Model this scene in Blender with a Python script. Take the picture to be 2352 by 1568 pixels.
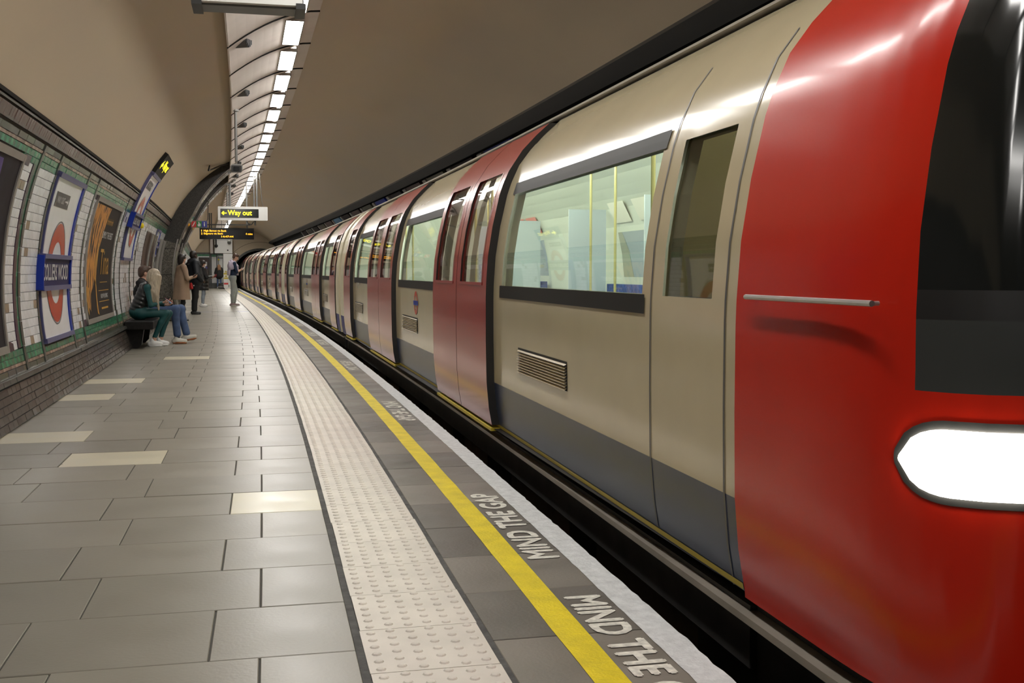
import bpy, math, random
import numpy as np
from mathutils import Vector, Matrix

random.seed(7)
rng = np.random.default_rng(7)
scene = bpy.context.scene
for o in list(bpy.data.objects):
    bpy.data.objects.remove(o, do_unlink=True)
COL = scene.collection

# ------------------------------------------------------------------ camera
cam_data = bpy.data.cameras.new('camera')
cam_data.sensor_width = 36.0
cam_data.lens = 2500.0 / 2352.0 * 36.0
cam_data.clip_start = 0.05
cam_data.clip_end = 300
cam_data.dof.use_dof = False
cam = bpy.data.objects.new('camera', cam_data)
cam.location = (0, 0, 1.2039)
cam.rotation_euler = (math.pi / 2 - 0.06446, 0.0, -0.21246)
COL.objects.link(cam)
scene.camera = cam

# ------------------------------------------------------------------ world, exposure
world = bpy.data.worlds.new('world')
scene.world = world
world.use_nodes = True
world.node_tree.nodes['Background'].inputs['Color'].default_value = (1.0, 0.93, 0.82, 1)
world.node_tree.nodes['Background'].inputs['Strength'].default_value = 0.02
scene.view_settings.view_transform = 'Standard'
scene.view_settings.look = 'None'
scene.view_settings.gamma = 1.0
scene.view_settings.use_curve_mapping = False
scene.view_settings.exposure = 0.0
LAMP_STRENGTH = 36.0        # the recessed platform luminaires
CAR_LAMP_STRENGTH = 14.0     # the strip lights inside the carriages
HEADLIGHT_STRENGTH = 14.0

# ------------------------------------------------------------------ the curved platform frame
# s runs along the platform, lat across it (right = towards the train), z up; z = 0 is the paving
K0, K1 = 0.0023759, -4.28857e-5
_S = np.arange(-14.0, 110.0, 0.05)
_TH = K0 * _S + K1 * _S ** 2 / 2
_X = np.concatenate([[0], np.cumsum(-np.sin((_TH[1:] + _TH[:-1]) / 2) * 0.05)])
_Y = np.concatenate([[0], np.cumsum(np.cos((_TH[1:] + _TH[:-1]) / 2) * 0.05)])
_i0 = int(np.argmin(abs(_S)))
_X -= _X[_i0]; _Y -= _Y[_i0]

def heading(s):
    return float(np.interp(s, _S, _TH))

def W(lat, s, z):
    lat, s, z = np.broadcast_arrays(np.asarray(lat, float), np.asarray(s, float), np.asarray(z, float))
    t = np.interp(s, _S, _TH)
    return np.stack([np.interp(s, _S, _X) + lat * np.cos(t), np.interp(s, _S, _Y) + lat * np.sin(t), z], -1)

LC, ZC, RT = 1.197, 1.0, 3.25          # station tunnel: circle centre and radius

def CW(s, v, off=0.0):
    """straight-space point on the left wall / vault: v is arc length above the centre line"""
    p = v / RT
    r = RT - off
    return (LC - r * math.cos(p), s, ZC + r * math.sin(p))

def vz(z):
    return RT * math.asin((z - ZC) / RT)

# ------------------------------------------------------------------ materials
MATS = {}
def mat(name, col, rough=0.5, metal=0.0, var=0.0, scale=8.0, bump=0.0, bscale=40.0, spec=0.5,
        emit=None, estr=0.0, rnd=0.0, coat=0.0, col2=None, stretch=None, detail=3.0, rvar=0.0, lo=0.42, hi=0.62):
    m = bpy.data.materials.new(name)
    m.use_nodes = True
    nt = m.node_tree
    b = nt.nodes['Principled BSDF']
    b.inputs['Base Color'].default_value = (*col, 1)
    b.inputs['Roughness'].default_value = rough
    b.inputs['Metallic'].default_value = metal
    b.inputs['Specular IOR Level'].default_value = spec
    b.inputs['Coat Weight'].default_value = coat
    b.inputs['Coat Roughness'].default_value = 0.08
    tc = None
    def coords(kind='Object'):
        nonlocal tc
        if tc is None:
            tc = nt.nodes.new('ShaderNodeTexCoord')
        out = tc.outputs[kind]
        if stretch:
            mp = nt.nodes.new('ShaderNodeMapping')
            mp.inputs['Scale'].default_value = stretch
            nt.links.new(out, mp.inputs['Vector'])
            out = mp.outputs['Vector']
        return out
    last = None
    if var or col2 or rnd:
        rgb = nt.nodes.new('ShaderNodeRGB')
        rgb.outputs[0].default_value = (*col, 1)
        last = rgb.outputs[0]
    if var or col2:
        n = nt.nodes.new('ShaderNodeTexNoise')
        n.inputs['Scale'].default_value = scale
        n.inputs['Detail'].default_value = detail
        nt.links.new(coords(), n.inputs['Vector'])
        if col2:
            rmp = nt.nodes.new('ShaderNodeMapRange')
            rmp.inputs['From Min'].default_value = lo
            rmp.inputs['From Max'].default_value = hi
            nt.links.new(n.outputs['Fac'], rmp.inputs['Value'])
            mx = nt.nodes.new('ShaderNodeMix'); mx.data_type = 'RGBA'
            mx.inputs['B'].default_value = (*col2, 1)
            nt.links.new(last, mx.inputs['A'])
            nt.links.new(rmp.outputs[0], mx.inputs['Factor'])
            last = mx.outputs['Result']
        else:
            rmp = nt.nodes.new('ShaderNodeMapRange')
            rmp.inputs['From Min'].default_value = 0.3
            rmp.inputs['From Max'].default_value = 0.7
            rmp.inputs['To Min'].default_value = 1 - var
            rmp.inputs['To Max'].default_value = 1 + var
            nt.links.new(n.outputs['Fac'], rmp.inputs['Value'])
            hs = nt.nodes.new('ShaderNodeHueSaturation')
            nt.links.new(last, hs.inputs['Color'])
            nt.links.new(rmp.outputs[0], hs.inputs['Value'])
            last = hs.outputs['Color']
        if rvar:
            rr = nt.nodes.new('ShaderNodeMapRange')
            rr.inputs['From Min'].default_value = 0.3
            rr.inputs['From Max'].default_value = 0.7
            rr.inputs['To Min'].default_value = max(0.02, rough - rvar)
            rr.inputs['To Max'].default_value = rough + rvar
            nt.links.new(n.outputs['Fac'], rr.inputs['Value'])
            nt.links.new(rr.outputs[0], b.inputs['Roughness'])
    if rnd:
        oi = nt.nodes.new('ShaderNodeObjectInfo')
        ge = nt.nodes.new('ShaderNodeNewGeometry')
        ad = nt.nodes.new('ShaderNodeMath'); ad.operation = 'ADD'
        nt.links.new(oi.outputs['Random'], ad.inputs[0])
        nt.links.new(ge.outputs['Random Per Island'], ad.inputs[1])
        fr = nt.nodes.new('ShaderNodeMath'); fr.operation = 'FRACT'
        nt.links.new(ad.outputs[0], fr.inputs[0])
        rmp = nt.nodes.new('ShaderNodeMapRange')
        rmp.inputs['To Min'].default_value = 1 - rnd
        rmp.inputs['To Max'].default_value = 1 + rnd
        nt.links.new(fr.outputs[0], rmp.inputs['Value'])
        hs = nt.nodes.new('ShaderNodeHueSaturation')
        nt.links.new(last, hs.inputs['Color'])
        nt.links.new(rmp.outputs[0], hs.inputs['Value'])
        last = hs.outputs['Color']
    if last is not None:
        nt.links.new(last, b.inputs['Base Color'])
    if bump:
        n = nt.nodes.new('ShaderNodeTexNoise')
        n.inputs['Scale'].default_value = bscale
        n.inputs['Detail'].default_value = 4
        nt.links.new(coords(), n.inputs['Vector'])
        bp = nt.nodes.new('ShaderNodeBump')
        bp.inputs['Strength'].default_value = bump
        bp.inputs['Distance'].default_value = 0.01
        nt.links.new(n.outputs['Fac'], bp.inputs['Height'])
        nt.links.new(bp.outputs[0], b.inputs['Normal'])
    if emit:
        b.inputs['Emission Color'].default_value = (*emit, 1)
        b.inputs['Emission Strength'].default_value = estr
    MATS[name] = m
    return m

def glass_mat(name, tint, gloss=0.12):
    m = bpy.data.materials.new(name)
    m.use_nodes = True
    nt = m.node_tree
    for n in list(nt.nodes):
        if n.type != 'OUTPUT_MATERIAL':
            nt.nodes.remove(n)
    out = [n for n in nt.nodes if n.type == 'OUTPUT_MATERIAL'][0]
    t = nt.nodes.new('ShaderNodeBsdfTransparent'); t.inputs[0].default_value = (*tint, 1)
    g = nt.nodes.new('ShaderNodeBsdfGlossy'); g.inputs['Roughness'].default_value = 0.02
    fr = nt.nodes.new('ShaderNodeFresnel'); fr.inputs['IOR'].default_value = 1.5
    mx = nt.nodes.new('ShaderNodeMixShader')
    nt.links.new(fr.outputs[0], mx.inputs[0]); nt.links.new(t.outputs[0], mx.inputs[1]); nt.links.new(g.outputs[0], mx.inputs[2])
    nt.links.new(mx.outputs[0], out.inputs['Surface'])
    MATS[name] = m
    return m

mat('vault', (0.58, 0.475, 0.335), 0.45, var=0.07, scale=1.2, bump=0.08, bscale=5, rvar=0.08, stretch=(1, 0.35, 1))
mat('soffit', (0.78, 0.71, 0.655), 0.45, var=0.06, scale=2.0, rnd=0.05)
mat('black_trim', (0.010, 0.009, 0.008), 0.55, spec=0.12)
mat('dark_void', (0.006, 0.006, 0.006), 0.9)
mat('grout', (0.075, 0.07, 0.062), 0.9)
mat('mortar', (0.085, 0.082, 0.08), 0.85, var=0.4, scale=12, bump=0.6, bscale=30)
mat('paving', (0.245, 0.226, 0.186), 0.36, var=0.06, scale=3.0, rnd=0.10, bump=0.06, bscale=60, rvar=0.04, spec=0.5)
mat('paving_pale', (0.60, 0.55, 0.42), 0.34, var=0.07, scale=4, rnd=0.06, rvar=0.08)
mat('edge_stone', (0.158, 0.14, 0.118), 0.42, var=0.16, scale=3.5, rnd=0.28, bump=0.12, bscale=70, rvar=0.1)
mat('tactile', (0.68, 0.625, 0.56), 0.50, var=0.08, scale=5, rnd=0.05, bump=0.05)
mat('yellow_paint', (0.80, 0.63, 0.002), 0.50, var=0.12, scale=9, bump=0.25, bscale=80)
mat('white_paint', (0.66, 0.67, 0.67), 0.6, bump=0.5, bscale=70, var=0.14, scale=22, detail=6)
mat('letter_paint', (0.74, 0.72, 0.64), 0.6, var=0.25, scale=40, detail=6)
mat('tile_white', (0.82, 0.825, 0.85), 0.16, var=0.07, scale=20, rnd=0.09, bump=0.04, bscale=9)
mat('tile_tan', (0.36, 0.28, 0.20), 0.16, var=0.15, scale=20, rnd=0.15)
mat('tile_green', (0.065, 0.22, 0.125), 0.13, var=0.35, scale=9, rnd=0.25, bump=0.05, bscale=12)
mat('tile_olive', (0.10, 0.105, 0.075), 0.15, var=0.2, scale=9, rnd=0.2)
mat('tile_pink', (0.33, 0.235, 0.185), 0.15, var=0.2, scale=9, rnd=0.25)
mat('tile_brown', (0.105, 0.066, 0.058), 0.22, var=0.25, scale=7, rnd=0.3, bump=0.05, bscale=12)
mat('tile_dado', (0.070, 0.059, 0.052), 0.17, var=0.25, scale=7, rnd=0.3, bump=0.05, bscale=12)
mat('tile_purple', (0.06, 0.03, 0.055), 0.16, var=0.2, scale=7, rnd=0.2)
mat('tile_post', (0.075, 0.078, 0.072), 0.2, var=0.2, scale=6, rnd=0.3)
mat('wall_grout', (0.10, 0.095, 0.09), 0.8)
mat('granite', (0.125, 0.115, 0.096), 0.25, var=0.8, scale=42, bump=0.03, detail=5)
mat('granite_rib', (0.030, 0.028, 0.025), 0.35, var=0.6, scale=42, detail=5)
mat('steel_polished', (0.62, 0.60, 0.57), 0.10, metal=1.0)
mat('steel', (0.42, 0.41, 0.39), 0.35, metal=0.9, var=0.08, scale=14)
mat('frame_alu', (0.36, 0.34, 0.315), 0.38, metal=0.55, var=0.05)
mat('grey_metal', (0.12, 0.115, 0.11), 0.45, metal=0.3)
mat('pole_grey', (0.23, 0.225, 0.215), 0.4, metal=0.3)
mat('dark_metal', (0.025, 0.024, 0.023), 0.5)
mat('white_enamel', (0.82, 0.82, 0.79), 0.22)
mat('sign_white', (0.90, 0.90, 0.92), 0.16, var=0.03, scale=3)
mat('sign_blue', (0.012, 0.035, 0.30), 0.4, spec=0.2)
mat('nameplate_navy', (0.022, 0.018, 0.085), 0.5, spec=0.15)
mat('nameplate_frame', (0.10, 0.10, 0.23), 0.35)
mat('roundel_red', (0.55, 0.055, 0.022), 0.22)
mat('sign_dark', (0.05, 0.048, 0.055), 0.3)
mat('print_white', (0.66, 0.66, 0.66), 0.4)
mat('poster_dark', (0.026, 0.020, 0.020), 0.5, spec=0.08)
mat('poster_dark2', (0.026, 0.021, 0.026), 0.5, spec=0.08, col2=(0.030, 0.026, 0.034))
mat('poster_gold', (0.50, 0.26, 0.03), 0.4, spec=0.2)
mat('poster_flame', (0.62, 0.27, 0.05), 0.4, spec=0.2, col2=(0.035, 0.02, 0.014), scale=4.5, stretch=(2.5, 2.5, 0.8), detail=6, lo=0.50, hi=0.58)
mat('poster_flame2', (0.65, 0.36, 0.06), 0.4, spec=0.2, col2=(0.30, 0.09, 0.02), scale=9, stretch=(3, 3, 0.6), detail=6)
mat('poster_violet', (0.06, 0.025, 0.20), 0.4, spec=0.2, col2=(0.022, 0.02, 0.03), scale=1.5)
mat('poster_cyan', (0.10, 0.25, 0.42), 0.3)
mat('print_red', (0.55, 0.04, 0.04), 0.35)
mat('print_green', (0.03, 0.22, 0.06), 0.35)
mat('print_blue', (0.04, 0.05, 0.32), 0.35)
mat('bench_black', (0.012, 0.011, 0.011), 0.5, var=0.3, scale=20, spec=0.2)
mat('brown_door', (0.055, 0.026, 0.022), 0.35)
mat('lamp_white', (0.9, 0.9, 0.88), 0.4, emit=(1.0, 0.975, 0.93), estr=LAMP_STRENGTH)
mat('led_orange', (0.1, 0.05, 0.0), 0.4, emit=(1.0, 0.42, 0.02), estr=2.6)
mat('sign_yellow_lit', (0.5, 0.45, 0.0), 0.4, emit=(1.0, 0.88, 0.03), estr=1.7)
mat('sign_casing_lit', (0.86, 0.86, 0.83), 0.3)
mat('led_panel', (0.008, 0.008, 0.008), 0.12)
mat('sign_panel_black', (0.018, 0.02, 0.017), 0.12)
mat('sign_header', (0.016, 0.016, 0.014), 0.55, spec=0.15)
mat('lens_glass', (0.01, 0.012, 0.014), 0.05)
# train
mat('car_cream', (0.53, 0.45, 0.295), 0.16, var=0.04, scale=2, coat=0.2)
mat('car_end_cream', (0.66, 0.60, 0.42), 0.28)
mat('car_red', (0.52, 0.017, 0.006), 0.24, var=0.04, scale=3, coat=0.1, spec=0.35)
mat('door_red', (0.37, 0.034, 0.030), 0.17, var=0.05, scale=3, coat=0.12)
mat('door_frame_red', (0.32, 0.03, 0.03), 0.22)
mat('car_blue', (0.034, 0.044, 0.085), 0.28, var=0.1, scale=3)
mat('corner_blue', (0.018, 0.018, 0.20), 0.45, spec=0.2)
mat('car_roof', (0.16, 0.15, 0.135), 0.5, var=0.15, scale=2)
mat('car_gutter', (0.34, 0.31, 0.26), 0.35)
mat('rubber', (0.013, 0.012, 0.012), 0.5)
mat('window_band', (0.014, 0.014, 0.013), 0.45, spec=0.2)
mat('front_black', (0.012, 0.013, 0.012), 0.10)
mat('front_grey', (0.045, 0.047, 0.045), 0.25)
mat('underframe', (0.022, 0.020, 0.018), 0.7, var=0.4, scale=6)
mat('underframe_light', (0.115, 0.10, 0.08), 0.6, var=0.3, scale=5)
mat('sole_bar', (0.34, 0.30, 0.25), 0.4, metal=0.4, var=0.15, scale=4)
mat('sill_yellow', (0.48, 0.37, 0.03), 0.5)
mat('lining', (0.60, 0.63, 0.55), 0.4)
mat('screen_pale', (0.50, 0.57, 0.62), 0.3)
mat('lining_floor', (0.12, 0.13, 0.16), 0.5)
mat('seat_moquette', (0.05, 0.085, 0.26), 0.9, var=0.4, scale=30)
mat('pole_yellow', (0.50, 0.45, 0.20), 0.3)
mat('advert_a', (0.30, 0.42, 0.70), 0.4)
mat('advert_b', (0.72, 0.70, 0.60), 0.4)
mat('advert_c', (0.60, 0.35, 0.15), 0.4)
mat('advert_d', (0.70, 0.22, 0.20), 0.4)
mat('car_lamp', (0.9, 0.9, 0.9), 0.4, emit=(0.94, 1.0, 0.86), estr=CAR_LAMP_STRENGTH)
mat('headlight', (0.9, 0.9, 0.9), 0.3, emit=(1.0, 0.90, 0.80), estr=HEADLIGHT_STRENGTH)
glass_mat('car_glass', (0.86, 0.90, 0.84))
glass_mat('door_glass', (0.62, 0.52, 0.50))
glass_mat('cab_glass', (0.42, 0.39, 0.33))

# ------------------------------------------------------------------ mesh building
class MB:
    """collects points given as (lat, s, z) or local (x, y, z) and links them as ONE mesh object"""
    def __init__(self):
        self.v = []; self.f = []; self.m = []
    def add(self, verts, faces, m=0):
        b = len(self.v)
        self.v.extend(verts)
        for f in faces:
            self.f.append([b + i for i in f]); self.m.append(m)
        return self
    def box(self, x0, x1, y0, y1, z0, z1, m=0, ny=1):
        ys = [y0 + (y1 - y0) * i / ny for i in range(ny + 1)]
        v = []; f = []
        for y in ys:
            v += [(x0, y, z0), (x1, y, z0), (x1, y, z1), (x0, y, z1)]
        for i in range(ny):
            a, b = 4 * i, 4 * i + 4
            f += [(a, a + 1, b + 1, b), (a + 1, a + 2, b + 2, b + 1), (a + 2, a + 3, b + 3, b + 2), (a + 3, a, b, b + 3)]
        e = 4 * ny
        f += [(3, 2, 1, 0), (e, e + 1, e + 2, e + 3)]
        return self.add(v, f, m)
    def cyl(self, a, b, r, m=0, n=10, r2=None):
        a = Vector(a); b = Vector(b); d = (b - a)
        q = d.to_track_quat('Z', 'Y').to_matrix()
        r2 = r if r2 is None else r2
        v = []
        for P, R in ((a, r), (b, r2)):
            for i in range(n):
                t = 2 * math.pi * i / n
                v.append(tuple(P + q @ Vector((R * math.cos(t), R * math.sin(t), 0))))
        f = [(i, (i + 1) % n, n + (i + 1) % n, n + i) for i in range(n)]
        f += [tuple(range(n - 1, -1, -1)), tuple(range(n, 2 * n))]
        return self.add(v, f, m)
    def tube(self, pts, r, m=0, n=6):
        for a, b in zip(pts[:-1], pts[1:]):
            self.cyl(a, b, r, m, n)
        return self
    def sphere(self, c, r, m=0, n=10, k=6, sc=(1, 1, 1)):
        v = [(c[0], c[1], c[2] + r * sc[2])]; f = []
        for j in range(1, k):
            p = math.pi * j / k
            for i in range(n):
                t = 2 * math.pi * i / n
                v.append((c[0] + r * sc[0] * math.sin(p) * math.cos(t), c[1] + r * sc[1] * math.sin(p) * math.sin(t), c[2] + r * sc[2] * math.cos(p)))
        v.append((c[0], c[1], c[2] - r * sc[2]))
        L = len(v) - 1
        for i in range(n):
            f.append((0, 1 + i, 1 + (i + 1) % n)); f.append((L, L - n + (i + 1) % n, L - n + i))
        for j in range(k - 2):
            for i in range(n):
                a = 1 + j * n + i; b = 1 + j * n + (i + 1) % n
                f.append((a, a + n, b + n, b))
        return self.add(v, f, m)
    def sweep(self, prof, ss, m=0, closed=False, flip=False, mf=None):
        """prof: list of (lat, z); swept over the stations ss"""
        n = len(prof)
        v = [(p[0], s, p[1]) for s in ss for p in prof]
        f = []; ms = []
        rng_ = range(n if closed else n - 1)
        b = len(self.v); self.v.extend(v)
        for i in range(len(ss) - 1):
            for j in rng_:
                a0 = i * n + j; a1 = i * n + (j + 1) % n
                q = (a0, a1, a1 + n, a0 + n)
                if flip: q = q[::-1]
                self.f.append([b + k for k in q]); self.m.append(mf(i, j) if mf else m)
        if closed:
            self.f.append([b + j for j in (range(n) if flip else range(n - 1, -1, -1))]); self.m.append(m)
            e = (len(ss) - 1) * n
            self.f.append([b + e + j for j in (range(n - 1, -1, -1) if flip else range(n))]); self.m.append(m)
        return self
    def build(self, name, mats, parent=None, curved=True, smooth=False, label=None, cat=None, group=None, kind=None, bevel=0):
        me = bpy.data.meshes.new(name)
        v = np.array(self.v, float).reshape(-1, 3)
        if curved and len(v):
            v = W(v[:, 0], v[:, 1], v[:, 2])
            if parent is not None:
                M = np.array(rootmat(parent).inverted())
                v = v @ M[:3, :3].T + M[:3, 3]
        me.from_pydata(v.tolist(), [], self.f)
        for mm in (mats if isinstance(mats, (list, tuple)) else [mats]):
            me.materials.append(MATS[mm])
        if len(set(self.m)) > 1 or (self.m and self.m[0]):
            me.polygons.foreach_set('material_index', self.m)
        if smooth:
            me.polygons.foreach_set('use_smooth', [True] * len(me.polygons))
        me.update()
        o = bpy.data.objects.new(name, me)
        COL.objects.link(o)
        if parent is not None:
            o.parent = parent
        if bevel:
            md = o.modifiers.new('bevel', 'BEVEL'); md.width = bevel; md.segments = 2; md.limit_method = 'ANGLE'
        tag(o, label, cat, group, kind)
        return o

def tag(o, label=None, cat=None, group=None, kind=None):
    if label: o['label'] = label
    if cat: o['category'] = cat
    if group: o['group'] = group
    if kind: o['kind'] = kind
    return o

_ROOT = {}
def rootmat(o):
    if o.name in _ROOT: return _ROOT[o.name]
    if o.parent is not None: return rootmat(o.parent)
    return Matrix.Identity(4)

def thing(name, label, cat, s, lat, z=0.0, rot=0.0, group=None):
    """an Empty at the base of a thing; local x = across, local y = along the platform"""
    o = bpy.data.objects.new(name, None)
    o.empty_display_size = 0.1
    COL.objects.link(o)
    place(o, s, lat, z, rot)
    tag(o, label, cat, group)
    return o

def place(o, s, lat, z, rot=0.0):
    p = W(lat, s, z)
    o.location = p.tolist()
    o.rotation_euler = (0, 0, heading(s) + rot)
    _ROOT[o.name] = Matrix.Translation(Vector(p.tolist())) @ Matrix.Rotation(heading(s) + rot, 4, 'Z')

def copy_tree(o, parent=None):
    c = o.copy(); COL.objects.link(c)
    if parent is not None: c.parent = parent
    for ch in list(o.children):
        copy_tree(ch, c)
    return c

def inst(name, me, parent, loc, rot):
    o = bpy.data.objects.new(name, me)
    o.location = loc; o.rotation_euler = rot
    COL.objects.link(o)
    if parent is not None: o.parent = parent
    return o

def box_mesh(name, sx, sy, sz, mats, bev=0.0):
    """centred box, optionally with a chamfered outline on every edge of its +x or +z side"""
    me = bpy.data.meshes.new(name)
    x, y, z = sx / 2, sy / 2, sz / 2
    if not bev:
        v = [(-x, -y, -z), (x, -y, -z), (x, y, -z), (-x, y, -z), (-x, -y, z), (x, -y, z), (x, y, z), (-x, y, z)]
        f = [(3, 2, 1, 0), (4, 5, 6, 7), (0, 1, 5, 4), (1, 2, 6, 5), (2, 3, 7, 6), (3, 0, 4, 7)]
    elif bev > 0:   # chamfer round the top (+z)
        b = bev
        v = [(-x, -y, -z), (x, -y, -z), (x, y, -z), (-x, y, -z), (-x, -y, z - b), (x, -y, z - b), (x, y, z - b), (-x, y, z - b),
             (-x + b, -y + b, z), (x - b, -y + b, z), (x - b, y - b, z), (-x + b, y - b, z)]
        f = [(0, 1, 5, 4), (1, 2, 6, 5), (2, 3, 7, 6), (3, 0, 4, 7), (4, 5, 9, 8), (5, 6, 10, 9), (6, 7, 11, 10), (7, 4, 8, 11), (8, 9, 10, 11)]
    else:           # chamfer round the front (+x)
        b = -bev
        v = [(-x, -y, -z), (-x, y, -z), (-x, y, z), (-x, -y, z), (x - b, -y, -z), (x - b, y, -z), (x - b, y, z), (x - b, -y, z),
             (x, -y + b, -z + b), (x, y - b, -z + b), (x, y - b, z - b), (x, -y + b, z - b)]
        f = [(0, 1, 5, 4), (1, 2, 6, 5), (2, 3, 7, 6), (3, 0, 4, 7), (4, 5, 9, 8), (5, 6, 10, 9), (6, 7, 11, 10), (7, 4, 8, 11), (8, 9, 10, 11)]
    me.from_pydata(v, [], f)
    for m in (mats if isinstance(mats, (list, tuple)) else [mats]):
        me.materials.append(MATS[m])
    me.update()
    return me

_TX = {}
def text2d(body, bold=0.0):
    """outline of a word as a triangulated flat mesh, normalised so that the capital height is about 1"""
    key = (body, bold)
    if key in _TX: return _TX[key]
    cu = bpy.data.curves.new('t', 'FONT')
    cu.body = body; cu.size = 1.0; cu.resolution_u = 3
    ob = bpy.data.objects.new('t', cu)
    COL.objects.link(ob)
    dg = bpy.context.evaluated_depsgraph_get()
    me = bpy.data.meshes.new_from_object(ob.evaluated_get(dg))
    v = [(p.co.x, p.co.y, 0) for p in me.vertices]
    f = [tuple(p.vertices) for p in me.polygons]
    bpy.data.objects.remove(ob); bpy.data.curves.remove(cu); bpy.data.meshes.remove(me)
    if bold:      # a heavier stroke: the outline laid down again to either side
        n = len(v); v0 = list(v); f0 = list(f)
        for k, (dx, dy) in enumerate(((bold, 0), (-bold, 0), (0, bold), (0, -bold))):
            v += [(x + dx, y + dy, k + 1) for x, y, _ in v0]; f += [tuple(i + n * (k + 1) for i in q) for q in f0]
    _TX[key] = (v, f)
    return v, f

def text_fit(body, x0, x1, y0, y1, bold=0.0):
    v, f = text2d(body, bold)
    xs = [p[0] for p in v]; ys = [p[1] for p in v]
    ax, bx, ay, by = min(xs), max(xs), min(ys), max(ys)
    return [(x0 + (p[0] - ax) / (bx - ax) * (x1 - x0), y0 + (p[1] - ay) / (by - ay) * (y1 - y0), p[2] * 0.00025) for p in v], f

def rounded(pts_r, n=5):
    """rounded rectangle outline: (x0, x1, y0, y1, r)"""
    x0, x1, y0, y1, r = pts_r
    out = []
    for cx, cy, a in ((x1 - r, y0 + r, -90), (x1 - r, y1 - r, 0), (x0 + r, y1 - r, 90), (x0 + r, y0 + r, 180)):
        for i in range(n + 1):
            t = math.radians(a + 90 * i / n)
            out.append((cx + r * math.cos(t), cy + r * math.sin(t)))
    return out
# ================================================================== THE SETTING
def stations(a, b, step=1.0):
    n = max(1, int(round((b - a) / step)))
    return [a + (b - a) * i / n for i in range(n + 1)]

def arc(v0, v1, off, n):
    out = []
    for i in range(n + 1):
        p = CW(0, v0 + (v1 - v0) * i / n, off)
        out.append((p[0], p[2]))
    return out

S_END = 80.0
V_TRIM = vz(2.43)
# vault: from the left cornice over the top to the dark ledge over the train
mb = MB()
v_right = RT * (math.pi - math.asin((3.33 - ZC) / RT))
mb.sweep(arc(V_TRIM, v_right, 0.0, 40), stations(-10, S_END, 1.0), flip=True)
ceiling = mb.build('ceiling', 'vault', smooth=True, kind='structure')
tag(ceiling, 'cream painted tunnel vault curving over platform and train')

# right-hand wall behind the train
mb = MB()
mb.sweep(arc(v_right, RT * (math.pi + 0.72), -0.06, 16), stations(-10, S_END, 1.0), flip=True)
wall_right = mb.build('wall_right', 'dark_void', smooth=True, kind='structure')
mb = MB()
mb.sweep([(LC + (RT - .10) * math.cos(a), ZC + (RT - .10) * math.sin(a)) for a in (0.800, 0.742)] +
         [(LC + (RT + .05) * math.cos(a), ZC + (RT + .05) * math.sin(a)) for a in (0.742, 0.800)], stations(-10, S_END, 1.0), closed=True)
mb.build('cable_ledge', 'dark_metal', wall_right)

# track bed and rails
mb = MB(); mb.box(1.25, 4.6, -10, S_END + 12, -1.25, -1.0, ny=100)
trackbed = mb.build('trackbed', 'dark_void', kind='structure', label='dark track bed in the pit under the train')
for k, x in enumerate((2.05, 3.48)):
    mb = MB(); mb.box(x - .035, x + .035, -10, S_END + 10, -1.0, -0.86, ny=100)
    mb.build('rail', 'steel', trackbed)

# ------------------------------------------------------------------ platform floor
ROW, ROW0 = 0.526, 3.946
mb = MB(); mb.box(-2.15, 1.29, -10, S_END, -0.30, -0.007, ny=110)
floor = mb.build('floor', 'grout', kind='structure', label='grey paved station platform with tactile strip and edge lines')
mb = MB(); mb.box(1.18, 1.27, -10, S_END, -1.0, -0.30, ny=110)
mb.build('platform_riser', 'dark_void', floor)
mb = MB(); mb.box(0.244, 0.270, -6, S_END, -0.02, -0.0025, ny=90); mb.box(0.668, 0.690, -6, S_END, -0.02, -0.0025, ny=90)
mb.build('mortar_joint', 'mortar', floor)

JA = [0.246, -0.055, -0.668, -1.281, -1.91]
JB = [0.246, -0.210, -0.823, -1.430, -1.91]
PALE = {(6, 2), (8, 3), (13, 3), (16, 3), (22, 2), (3, 0), (56, 3), (66, 3)}
_bm = {}
def tile_mesh(w, pale, kind='paving'):
    key = (round(w, 3), pale, kind)
    if key not in _bm:
        _bm[key] = box_mesh('paving_tile', w - 0.006, ROW - 0.006, 0.03, 'paving_pale' if pale else kind, bev=0.0025)
    return _bm[key]
rest = MB()
ntile = 0
for n in range(-3, int((S_END - ROW0) / ROW)):
    J = JA if n % 2 == 0 else JB
    s0 = ROW0 + n * ROW
    for k in range(4):
        x1, x0 = J[k], J[k + 1]
        sc, xc = s0 + ROW / 2, (x0 + x1) / 2
        pale = (n, k) in PALE
        dz = -0.015 + random.uniform(-0.0022, 0.0012)
        if ntile < 290 or pale:
            o = inst('paving_tile', tile_mesh(x1 - x0, pale), floor, W(xc, sc, dz).tolist(),
                     (random.uniform(-.0009, .0009), random.uniform(-.0009, .0009), heading(sc) + random.uniform(-.0008, .0008)))
            if pale: o['label'] = 'pale cream paving tile'
            ntile += 1
        else:
            rest.box(x0 + .003, x1 - .003, s0 + .003, s0 + ROW - .003, -0.03, dz + 0.015)
rest.build('paving_tiles', 'paving', floor, kind='stuff')
em = box_mesh('edge_stone', 0.619, ROW - 0.005, 0.05, 'edge_stone', bev=0.002)
for n in range(-4, int((S_END - ROW0) / ROW)):
    sc = ROW0 + n * ROW + ROW / 2
    inst('edge_stone', em, floor, W(0.9995, sc, -0.0255 + random.uniform(-.001, .0005)).tolist(), (0, 0, heading(sc)))

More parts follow.
